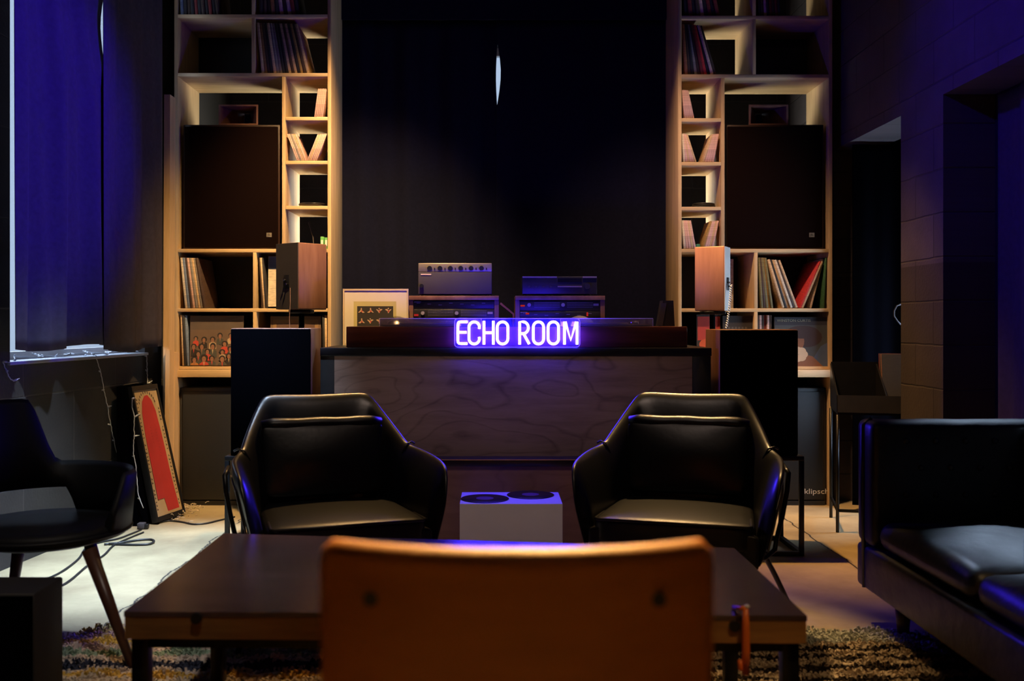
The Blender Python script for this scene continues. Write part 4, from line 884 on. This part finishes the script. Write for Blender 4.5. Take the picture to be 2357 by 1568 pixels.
# ------------------------------------------------------------------ foreground chair
ch = thing('plywood_chair', (PX(1190, 1.05), 1.25, 0), 'orange bent plywood chair seen from behind, nearest the viewer', 'chair')
Yc = 1.02; xc = PX(1192, Yc); hw = .2105; ztop = .901
def backfn(off):
    def fn(u, v):
        a = (u-.5)*2; x = xc+hw*a*(1+.010*v); y = Yc+.055*abs(a)**2.4+off
        z = .50+(ztop-.50)*v
        z -= (0.0 if v < 1 else 0)
        return Vector((x, y, z))
    return fn
mb = MB(); bm = mb.bm; N = 40; th = .036; rings = []
for i in range(N+1):
    u = i/N; a = (u-.5)*2; pr = []
    f0 = backfn(0); 
    cr = .012*max(0, (abs(a)-.93)/.07)**2   # rounded top corners
    for (v, o_) in ((0, 0), (.5, 0), (.97, 0)): p = f0(u, v); pr.append(Vector((p.x, p.y, p.z-(cr if v > .9 else 0))))
    T1 = f0(u, 1); z = T1.z-cr
    for k in range(6):
        an = math.pi*k/5; pr.append(Vector((T1.x, T1.y+th/2-th/2*math.cos(an), z-.006+th/2*math.sin(an)*.75)))
    for (v, o_) in ((.97, th), (.5, th), (0, th)): p = f0(u, v); pr.append(Vector((p.x, p.y+o_, p.z-(cr if v > .9 else 0))))
    rings.append([bm.verts.new(p) for p in pr])
for A, B in zip(rings, rings[1:]):
    for k in range(len(A)):
        f = bm.faces.new((A[k], A[(k+1) % len(A)], B[(k+1) % len(A)], B[k])); f.smooth = True
bm.faces.new(rings[0]); bm.faces.new(rings[-1][::-1]); bmesh.ops.recalc_face_normals(bm, faces=bm.faces[:])
obj('backrest', mb, M_orange, ch)
for px in (849, 1521):
    X = PX(px, 1.03); Z = PZ(1388, 1.03); ysurf = Yc+.055*abs((X-xc)/hw)**2.4
    obj('screw_cap', MB().cyl((X, ysurf-.0035, Z), (X, ysurf+.004, Z), .0078), M_black, ch)
obj('seat', MB().box(xc-.21, xc+.21, 1.08, 1.48, .44, .458, bev=.008), M_orange, ch)
for s in (-1, 1):
    obj('back_post', MB().tube([(xc+s*.15, 1.075, .62), (xc+s*.15, 1.09, .50), (xc+s*.16, 1.10, .435), (xc+s*.18, 1.06, 0.001)], .011, n=10), M_chrome, ch)
    obj('front_leg', MB().tube([(xc+s*.16, 1.42, .438), (xc+s*.18, 1.46, .001)], .011, n=10), M_chrome, ch)

# ------------------------------------------------------------------ tufted black sofa
sf = thing('sofa', (1.78, 2.75, 0), 'black tufted leather sofa along the right wall', 'sofa')
SX0, SX1, SYF, SYN = 1.40, 2.13, 3.86, 1.30
def soft(x0, x1, y0, y1, z0, z1, bev, cuts=6, puff=.0, wr=.004, seed=1):
    b = bmesh.new(); bmesh.ops.create_cube(b, size=1)
    for v in b.verts: v.co = Vector((x0+(x1-x0)*(v.co.x+.5), y0+(y1-y0)*(v.co.y+.5), z0+(z1-z0)*(v.co.z+.5)))
    bmesh.ops.bevel(b, geom=b.edges[:], offset=bev, segments=4, affect='EDGES', profile=.5)
    bmesh.ops.subdivide_edges(b, edges=[e for e in b.edges if e.calc_length() > .1], cuts=cuts, use_grid_fill=True)
    rnd = random.Random(seed); ph = [rnd.uniform(0, 6) for _ in range(4)]
    for v in b.verts:
        u = v.co; fx_ = max(0, 1-abs((u.x-(x0+x1)/2)/((x1-x0)/2))**2); fy = max(0, 1-abs((u.y-(y0+y1)/2)/((y1-y0)/2))**2)
        if u.z > (z0+z1)/2: v.co.z += puff*fx_*fy+wr*math.sin(u.x*23+ph[0])*math.sin(u.y*19+ph[1])
    for f in b.faces: f.smooth = True
    m_ = MB(); m_.merge(b); return m_
obj('base_frame', soft(SX0, SX1, SYN, SYF, .130, .296, .018, 3, wr=0), M_sofa, sf)
obj('arm', soft(SX0-.0, SX1, SYF-.155, SYF-.0, .297, .770, .030, 5, wr=.002), M_sofa, sf)
obj('arm', soft(SX0-.0, SX1, SYN, SYN+.155, .297, .770, .030, 5, wr=.002), M_sofa, sf)
obj('arm_piping', MB().tube([(SX0+.004, SYF-.075, .135), (SX0-.004, SYF-.075, .5), (SX0-.002, SYF-.075, .75), (SX0+.03, SYF-.075, .776)], .009, n=8), M_sofa, sf)
obj('backrest', soft(SX1-.17, SX1, SYN+.156, SYF-.156, .297, .772, .035, 5, wr=.003), M_sofa, sf)
yl = SYF-.16; ln = (SYF-SYN-.32)/3
for k in range(3):
    obj('seat_cushion', soft(SX0+.012, SX1-.172, yl-ln*(k+1)+.004, yl-ln*k-.004, .298, .405, .052, 7, puff=.034, wr=.003, seed=k+2), M_sofa, sf)
for i in range(6):
    x = SX0+.13+i*.11
    for j, z in enumerate((.70, .60, .50)):
        obj('tuft_button', MB().lathe([(.012, 0), (.011, .004), (.004, .007)], (x+(.055 if j % 2 else 0), SYF-.156, z), M=Matrix.Rotation(R(90), 4, 'X')), M_sofa, sf)
for (x, y) in ((SX0+.075, SYF-.26), (SX1-.08, SYF-.14), (SX0+.075, SYN+.16), (SX1-.08, SYN+.14)):
    obj('leg', MB().cyl((x, y, 0), (x, y, .1295), .019, .030), M_legw, sf)

# ------------------------------------------------------------------ wraparound chair at left
wc = thing('shell_chair', (-1.56, 3.46, 0), 'dark wraparound chair with tapered wooden legs, far left', 'chair')
cx0, cy0 = -1.56, 3.46
obj('seat', MB().lathe([(.02, .385), (.20, .385), (.262, .405), (.275, .43), (.262, .448), (.20, .444), (.05, .436), (.001, .435)], (cx0, cy0, 0), n=48), M_shell, wc)
obj('seat_rim', MB().tube([(cx0+.276*math.cos(a*6.2832/48), cy0+.276*math.sin(a*6.2832/48), .424) for a in range(48)], .008, n=8, closed=True), M_shell, wc)
mb = MB(); bm = mb.bm; rings = []
def smooth(a, b_, x): 
    x = max(0, min(1, (x-a)/(b_-a))); return x*x*(3-2*x)
for i in range(49):
    u = i/48; ang = R(-22+u*222)             # from the right front corner, round the far side, to the left
    rx, ry = .285, .275
    ztop_ = .625+.235*smooth(104, 128, math.degrees(ang)); 
    zbot = .43+.10*smooth(88, 98, math.degrees(ang))
    fl = .02
    if u < .06: ztop_ -= (.06-u)/.06*.12
    o_ = Vector((math.cos(ang), math.sin(ang), 0))
    c_ = Vector((cx0, cy0, 0))
    def at(r, z): return c_+Vector((o_.x*(rx+r), o_.y*(ry+r), z))
    rings.append([bm.verts.new(p) for p in (at(-.030, zbot), at(-.026, (zbot+ztop_)/2), at(-.010, ztop_-.02), at(0, ztop_), at(.012, ztop_-.02), at(.004, (zbot+ztop_)/2), at(-.004, zbot))])
for A, B in zip(rings, rings[1:]):
    for k in range(7):
        f = bm.faces.new((A[k], A[(k+1) % 7], B[(k+1) % 7], B[k])); f.smooth = True
bm.faces.new(rings[0]); bm.faces.new(rings[-1][::-1]); bmesh.ops.recalc_face_normals(bm, faces=bm.faces[:])
obj('wraparound_back', mb, M_shell, wc)
for (a, c) in (((-1.347, 3.30, .39), (-1.184, 3.26, 0)), ((-1.50, 3.64, .39), (-1.41, 3.70, 0)), ((-1.72, 3.61, .39), (-1.83, 3.74, 0)), ((-1.70, 3.36, .39), (-1.80, 3.28, 0))):
    obj('leg', MB().cyl(c, a, .013, .024), M_legw, wc)
# low black cabinet bottom left
t = thing('low_cabinet', (-1.6, 3.0, 0), 'low black cabinet in the bottom left corner', 'cabinet')
obj('case', MB().box(-1.95, PX(77, 2.9), 2.905, 3.10, .0, PZ(1368, 2.9), bev=.006), mat('black_ash', (.010, .008, .007), .7), t)
obj('front_cloth', MB().box(-1.93, PX(74, 2.9), 2.89, 2.904, .02, PZ(1374, 2.9)), M_cloth, t)

# ------------------------------------------------------------------ lumber, poster, dark shade wedge by the left wall
for (pts, lab, th) in (((374, 388, 215, 1155, 5.98), 'tallest pale lumber board beside the left curtain', .10), ((388, 399, 812, 1160, 6.06), 'short pine board against the left shelving side', .08), ((377, 387, 806, 1158, 5.93), 'narrow pine batten in front of the tall board', .03)):
    x0, x1, ya, yb, Y = pts
    X0, X1 = PX(x0, Y), PX(x1, Y)
    b = MB(); b.poly([(X0, Y, .0), (X1, Y, .0), (X1, Y+.03, PZ(ya, Y)), (X0, Y+.03, PZ(ya, Y))], (0, th, 0))
    o = obj('lumber_board', b, M_pine); tag(o, lab, 'board', 'lumber by the shelves')
BL, BR, TR2, TL = Vector((-1.905, 5.60, .012)), Vector((-1.835, 5.885, .012)), Vector((-2.010, 5.90, .775)), Vector((-2.052, 5.60, .778))
ex = (BR-BL); ez = (TL-BL); pn = ex.cross(ez).normalized()
if pn.x < 0: pn = -pn
def PP(u, v, k=0): 
    return BL*(1-u)*(1-v)+BR*u*(1-v)+TR2*u*v+TL*(1-u)*v+pn*k
ps = thing('framed_poster', tuple((BL+BR)/2), 'leaning black framed kraft poster with tall red arch', 'poster')
def slab(u0, u1, v0, v1, k0, k1, m=0, mb=None):
    mb = mb or MB(); mb.poly([PP(u0, v0, k0), PP(u1, v0, k0), PP(u1, v1, k0), PP(u0, v1, k0)], pn*(k1-k0), m); return mb
f = MB(); slab(0, .05, 0, 1, -.03, .006, 0, f); slab(.95, 1, 0, 1, -.03, .006, 0, f); slab(.05, .95, 0, .035, -.03, .006, 0, f); slab(.05, .95, .965, 1, -.03, .006, 0, f); slab(.05, .95, .035, .965, -.03, -.012, 0, f)
obj('frame', f, M_black, ps)
g = slab(.05, .95, .035, .965, -.0115, -.002)
ar = [(.25, .16), (.62, .16), (.62, .055), (.90, .055), (.90, .20)]
ar = [(.46, .055), (.86, .055), (.82, .30), (.80, .62), (.76, .80), (.68, .885), (.56, .925), (.44, .92), (.32, .88), (.24, .80), (.20, .62), (.20, .155), (.42, .155)]
g.poly([PP(u, v, -.0018) for u, v in ar], pn*.0006, 1)
rnd = random.Random(9)
for k in range(30):                                    # lettering round the border, too small to read
    v = .08+k*.028
    for (u0, sgn) in ((.13, 1), (.895, -1)):
        if rnd.random() < .2: continue
        w_ = rnd.uniform(.03, .06)
        g.poly([PP(u0-w_/2, v, -.0016), PP(u0+w_/2, v+.003, -.0016), PP(u0+w_/2, v+.010, -.0016), PP(u0-w_/2, v+.006, -.0016)], pn*.0005, 2)
        if rnd.random() < .6: g.poly([PP(u0-w_/2, v, -.0016), PP(u0-w_/2+.012, v, -.0016), PP(u0-w_/2+.012, v+.016, -.0016), PP(u0-w_/2, v+.016, -.0016)], pn*.0005, 2)
for k in range(11):
    a = math.pi*(k+.5)/11; u = .5-.30*math.cos(a); v = .86+.085*math.sin(a)
    g.poly([PP(u-.012, v-.008, -.0016), PP(u+.012, v-.008, -.0016), PP(u+.012, v+.010, -.0016), PP(u-.012, v+.010, -.0016)], pn*.0005, 2)
for k in range(16): 
    u = .42 if k < 6 else .60; v = .70-.022*(k if k < 6 else k-5)-.02
    g.poly([PP(u, v, -.0009), PP(u+.03, v, -.0009), PP(u+.03, v+.006, -.0009), PP(u, v+.006, -.0009)], pn*.0004, 3)
obj('poster', g, [M_kraft, M_red, M_blk2, mat('dark_red_print', (.32, .03, .03), .6)], ps)
b = MB(); b.poly([(-2.115, 5.56, .0), (-1.955, 5.56, .0), (-2.072, 5.56, .78), (-2.115, 5.56, .78)], (0, .30, 0))
o = obj('shade_wedge', b, M_cloth); tag(o, 'dark wedge standing for the shaded gap and board behind the leaning poster', 'case')  # solid black wedge modelled in place of the shadowed gap and board

# ------------------------------------------------------------------ string lights, cables, wood wool
bulb_me = None
def string_light(pts, label, every=2, tips=True):
    global bulb_me
    pts = [Vector(p) for p in pts]
    t = thing('string_lights', tuple(pts[0]), label, 'string lights', group='white string lights')
    sm = []
    for a, c in zip(pts, pts[1:]):
        for k in range(4): sm.append(a.lerp(c, k/4)+Vector((random.uniform(-.002, .002), random.uniform(-.002, .002), random.uniform(-.003, .003))))
    sm.append(pts[-1])
    obj('wire', MB().tube(sm, .0028, n=6), M_wire, t)
    if bulb_me is None:
        m_ = MB(); m_.cyl((0, 0, 0), (0, 0, .018), .0045, n=8).cyl((0, 0, .018), (0, 0, .034), .0035, .001, n=8)
        bulb_me = bpy.data.meshes.new('bulb'); m_.bm.to_mesh(bulb_me); m_.bm.free(); bulb_me.materials.append(M_bulb)
    for i, p in enumerate(pts[::every]):
        o = bpy.data.objects.new('bulb', bulb_me); COL.objects.link(o); o.parent = t; o.location = p-pts[0]
        o.rotation_euler = (random.uniform(-1, 1), random.choice((-1, 1))*random.uniform(.9, 2.0), 0)
def onwall(px, py, off=-.012):
    # point on the left wall plane seen at px
    # (px-CX)/F*Y = LP0.x - .107*(6.2-Y)
    k = (px-CX)/F; Y = (LP0.x-.107*6.2)/(k-.107); return Vector((k*Y-off*0+.012, Y, PZ(py, Y)))
sill = []
for k in range(19):
    s = 1.50-k*.068; sill.append(LW(s, .02+.05*math.sin(k*1.9), SZ0+.018+.014*abs(math.sin(k*1.3))))
string_light(sill, 'white string lights lying along the left window sill', 1)
string_light([onwall(x, y) for x, y in ((216, 822), (222, 838), (226, 856), (230, 876), (234, 897), (238, 916), (243, 937), (246, 957), (250, 978), (253, 996), (258, 1014), (263, 1040), (268, 1060), (273, 1082), (279, 1100), (286, 1125), (293, 1150))], 'white string lights hanging down the concrete below the sill middle', 2)
string_light([onwall(x, y) for x, y in ((333, 820), (333, 836), (334, 855), (335, 872), (335, 884))], 'short white string light hanging from the sill end', 2)
string_light([onwall(x, y) for x, y in ((0, 832), (5, 843), (10, 856), (15, 868), (25, 877))], 'short white string light on the wall at far left', 2)
string_light([P(x, y, 5.54) for x, y in ((304, 918), (304, 938), (310, 960), (308, 984), (309, 1004), (307, 1025), (308, 1050), (313, 1075), (315, 1095), (317, 1130), (322, 1150), (330, 1170))], 'white string lights draped down the dark wedge', 2)
def cable(pts, label, r=.005, m=M_cable):
    P3 = [Vector((PX(x, 2291*EYE/(y-CY)), 2291*EYE/(y-CY), r)) for x, y in pts]; sm = []
    for i in range(len(P3)-1):
        p0, p1, p2, p3 = P3[max(0, i-1)], P3[i], P3[i+1], P3[min(len(P3)-1, i+2)]
        for k in range(6):
            t_ = k/6; sm.append(.5*((2*p1)+(-p0+p2)*t_+(2*p0-5*p1+4*p2-p3)*t_*t_+(-p0+3*p1-3*p2+p3)*t_**3))
    sm.append(P3[-1]); o = obj('cable', MB().tube(sm, r, n=8), m); return tag(o, label, 'cable')
cable([(365, 1206), (390, 1201), (420, 1204), (445, 1209), (475, 1207), (505, 1200), (540, 1192)], 'black cable running from the poster towards the armchair')
cable([(325, 1222), (300, 1232), (270, 1243), (235, 1250), (200, 1262), (180, 1290), (140, 1320), (100, 1338), (60, 1350)], 'black floor cable, upper strand under the left chair')
cable([(330, 1228), (300, 1240), (262, 1258), (240, 1280), (205, 1302), (160, 1340), (120, 1362), (78, 1382)], 'black floor cable, lower strand under the left chair')
cable([(240, 1256), (280, 1252), (320, 1246), (348, 1245), (354, 1250), (340, 1256), (300, 1257), (250, 1255)], 'looped black cable end lying on the pale floor', .006)
Yq = 2291*EYE/(1218-CY)
t = thing('plug_adapter', (PX(330, Yq), Yq, 0), 'small dark plug adapter on the floor below the poster', 'plug')
obj('body', MB().box(PX(318, Yq), PX(334, Yq), Yq-.02, Yq+.02, .002, .035, bev=.004), M_grey, t)
obj('plug', MB().box(PX(334, Yq)+.001, PX(342, Yq), Yq-.015, Yq+.015, .004, .028, bev=.003), M_black, t)
mb = MB(); rnd = random.Random(5)
for k in range(150):
    px = 395+abs(rnd.gauss(0, 30)); py = 1168+abs(rnd.gauss(0, 12))+(6 if px < 420 else 0); Y = 2291*EYE/(py-CY); p = Vector((PX(px, Y), Y, rnd.uniform(.003, .03)))
    a = rnd.uniform(0, 6.28); l = rnd.uniform(.01, .03); d = Vector((math.cos(a)*l, math.sin(a)*l, rnd.uniform(-.002, .012)))
    mb.tube([p, p+d*.5+Vector((0, 0, .004)), p+d], .0018, n=4)
o = obj('wood_shavings', mb, SLV['cream']); tag(o, 'heap of pale curled shavings on the floor beside the poster', 'shavings', kind='stuff')

# ------------------------------------------------------------------ shag rug
def rug_mat():
    m = bpy.data.materials.new('striped_shag'); m.use_nodes = True; nt = m.node_tree; b = nt.nodes['Principled BSDF']
    ge = nn(nt, 'ShaderNodeNewGeometry'); sp = nn(nt, 'ShaderNodeSeparateXYZ'); nt.links.new(ge.outputs['Position'], sp.inputs[0])
    no = nn(nt, 'ShaderNodeTexNoise'); no.inputs['Scale'].default_value = 3.5; no.inputs['Detail'].default_value = 4; nt.links.new(ge.outputs['Position'], no.inputs['Vector'])
    w_ = nn(nt, 'ShaderNodeMath', operation='MULTIPLY_ADD'); w_.inputs[1].default_value = .16; nt.links.new(no.outputs[0], w_.inputs[0]); nt.links.new(sp.outputs['Y'], w_.inputs[2])
    r1 = nn(nt, 'ShaderNodeMapRange'); r1.inputs[1].default_value = 2.95; r1.inputs[2].default_value = 3.75; nt.links.new(w_.outputs[0], r1.inputs[0])
    cr = nn(nt, 'ShaderNodeValToRGB'); cr.color_ramp.interpolation = 'CONSTANT'; e = cr.color_ramp.elements
    bright = 1.8
    cols = [(0, (.40, .28, .09)), (.10, (.42, .33, .26)), (.28, (.45, .38, .30)), (.36, (.46, .30, .07)), (.42, (.42, .36, .31)), (.47, (.03, .035, .06)), (.545, (.48, .42, .38)), (.61, (.20, .28, .22)), (.69, (.44, .38, .36)), (.76, (.50, .38, .10)), (.83, (.40, .34, .36)), (.93, (.50, .42, .18))]
    e[0].position = 0; e[0].color = tuple(min(.9, q_*bright) for q_ in cols[0][1])+(1,); e[1].position = cols[1][0]; e[1].color = tuple(min(.9, q_*bright) for q_ in cols[1][1])+(1,)
    for p_, c_ in cols[2:]: x = cr.color_ramp.elements.new(p_); x.color = tuple(min(.9, q_*bright) for q_ in c_)+(1,)
    nt.links.new(r1.outputs[0], cr.inputs[0])
    c2 = nn(nt, 'ShaderNodeValToRGB'); c2.color_ramp.interpolation = 'CONSTANT'; e = c2.color_ramp.elements
    e[0].position = 0; e[0].color = (.62, .50, .36, 1); e[1].position = .58; e[1].color = (.045, .032, .022, 1)
    mu = nn(nt, 'ShaderNodeMath', operation='MULTIPLY'); mu.inputs[1].default_value = 10.5; nt.links.new(w_.outputs[0], mu.inputs[0])
    f_ = nn(nt, 'ShaderNodeMath', operation='FRACT'); nt.links.new(mu.outputs[0], f_.inputs[0]); nt.links.new(f_.outputs[0], c2.inputs[0])
    # the right-hand end carries plain dark stripes up to a pale border
    gy = nn(nt, 'ShaderNodeMath', operation='GREATER_THAN'); gy.inputs[1].default_value = 3.58; nt.links.new(w_.outputs[0], gy.inputs[0])
    m0 = nn(nt, 'ShaderNodeMix', data_type='RGBA'); m0.inputs[7].default_value = (.60, .62, .54, 1); nt.links.new(gy.outputs[0], m0.inputs[0]); nt.links.new(c2.outputs[0], m0.inputs[6])
    gx = nn(nt, 'ShaderNodeMath', operation='GREATER_THAN'); gx.inputs[1].default_value = .35; nt.links.new(sp.outputs['X'], gx.inputs[0])
    mx = nn(nt, 'ShaderNodeMix', data_type='RGBA'); nt.links.new(gx.outputs[0], mx.inputs[0]); nt.links.new(cr.outputs[0], mx.inputs[6]); nt.links.new(m0.outputs[2], mx.inputs[7])
    n2 = nn(nt, 'ShaderNodeTexNoise'); n2.inputs['Scale'].default_value = 45; nt.links.new(ge.outputs['Position'], n2.inputs['Vector'])
    m3 = nn(nt, 'ShaderNodeMix', data_type='RGBA', blend_type='MULTIPLY'); m3.inputs[0].default_value = .6; nt.links.new(mx.outputs[2], m3.inputs[6]); nt.links.new(n2.outputs[0], m3.inputs[7])
    nt.links.new(m3.outputs[2], b.inputs['Base Color']); b.inputs['Roughness'].default_value = .9; b.inputs['Specular IOR Level'].default_value = .1
    return m
M_rug = rug_mat()
RC = [(-1.66, 1.75), (1.35, 1.70), (1.42, 2.4), (1.60, 3.1), (1.66, 3.45), (1.60, 3.60), (1.40, 3.66), (.8, 3.62), (0, 3.62), (-.9, 3.66), (-1.45, 3.70), (-1.60, 3.52), (-1.66, 3.2)]
rug = thing('shag_rug', (0, 2.7, 0), 'cream shag rug with yellow green and dark stripes under table', 'rug')
obj('backing', MB().poly([(x, y, .001) for x, y in RC], (0, 0, .008)), M_rug, rug)
def inside(x, y):
    c = False; j = len(RC)-1
    for i in range(len(RC)):
        if (RC[i][1] > y) != (RC[j][1] > y) and x < (RC[j][0]-RC[i][0])*(y-RC[i][1])/(RC[j][1]-RC[i][1])+RC[i][0]: c = not c
        j = i
    return c
verts = []; faces = []; rnd = random.Random(2)
y = 1.76
while y < 3.74:
    near = y < 2.9; st_ = .030 if near else .0115
    x = -1.68
    while x < 1.70:
        px_, py_ = x+rnd.uniform(-.5, .5)*st_, y+rnd.uniform(-.5, .5)*st_
        if inside(px_, py_):
            a = rnd.uniform(0, 6.283); l = rnd.uniform(.012, .026); h = rnd.uniform(.012, .026)+.008*math.sin(px_*31)*math.sin(py_*27); w_ = .0042 if not near else .010
            dxx, dyy = math.cos(a), math.sin(a); i0 = len(verts)
            verts += [(px_-dyy*w_, py_+dxx*w_, .008), (px_+dyy*w_, py_-dxx*w_, .008), (px_+dxx*w_, py_+dyy*w_, .008),
                      (px_+dxx*l*.5-dyy*w_*.9, py_+dyy*l*.5+dxx*w_*.9, h), (px_+dxx*l*.5+dyy*w_*.9, py_+dyy*l*.5-dxx*w_*.9, h), (px_+dxx*l, py_+dyy*l, h*.8)]
            faces += [(i0, i0+1, i0+4, i0+3), (i0+1, i0+2, i0+5, i0+4), (i0+2, i0, i0+3, i0+5), (i0+3, i0+4, i0+5)]
        x += st_
    y += st_*.8
me = bpy.data.meshes.new('pile'); me.from_pydata([(a, b_-2.7, c) for a, b_, c in verts], [], faces); me.materials.append(M_rug)
o = bpy.data.objects.new('pile', me); COL.objects.link(o); o.parent = rug; o['kind'] = 'stuff'

# ------------------------------------------------------------------ record browser in the doorway
def bin_rack():
    t = thing('record_browser', (2.10, 5.55, 0), 'black metal record browser with glass front in the doorway', 'record rack', rz=R(-14))
    # local box: x along the front, y depth; origin at middle
    L, D, zt, zb = .50, .42, .80, .64
    x0, x1, y0, y1 = -.20, .30, -.21, .21
    def bar(nm, a, c, r=.009): return obj(nm, MB().tube([a, c], r, n=4), M_blackm, t, local=True)
    for (x, y) in ((x0, y0), (x1, y0), (x0, y1), (x1, y1)): bar('leg', (x, y, 0.001), (x, y, zb))
    obj('bottom_tray', MB().box(x0, x1, y0, y1, zb, zb+.012), M_blackm, t, local=True)
    obj('front_panel', MB().box(x0, x1, y0-.004, y0, zb+.0125, zb+.105), mat('smoked_panel', (.06, .06, .07), .2, .3), t, local=True)
    for x in (x0, (x0+x1)/2, x1):
        obj('side_divider', MB().poly([(x-.004, y0+.001, zb+.0125), (x-.004, y1, zb+.0125), (x-.004, y1, zb+.26), (x-.004, y0+.001, zb+.105)], (.008, 0, 0)), M_blackm, t, local=True)
    obj('back_panel', MB().box(x0, x1, y1+.0005, y1+.008, zb, zb+.27), M_blackm, t, local=True)
    bar('stretcher', (x0, y0, .12), (x1, y0, .12)); bar('stretcher', (x0, y0, .12), (x0, y1, .12))
bin_rack()
MR = Matrix.Translation((2.10, 5.55, 0)) @ Matrix.Rotation(R(-14), 4, 'Z')
for k, c in enumerate(['black', 'rust', 'black', 'dark brown', 'black', 'dark red']):
    b = MB().box(.062, .29, 0, .006, 0, .315); x_ = 0
    M = MR @ Matrix.Translation((0, .02+k*.024, .6545)) @ Matrix.Rotation(R(-14), 4, 'X')
    bmesh.ops.transform(b.bm, matrix=M, verts=b.bm.verts[:]); o = obj('record_sleeve', b, SLV[c]); tag(o, f'{c} record sleeve, {ORD[k]} from the front in the doorway browser', 'record', 'records in the doorway browser')
o = obj('white_cable_loop', MB().tube([P(2075, 700, 5.9), P(2064, 704, 5.9), P(2058, 716, 5.9), P(2058, 728, 5.9), P(2066, 740, 5.9), P(2074, 748, 5.9)], .005, n=8), M_grey); tag(o, 'pale loop of cable hanging in the doorway', 'cable')
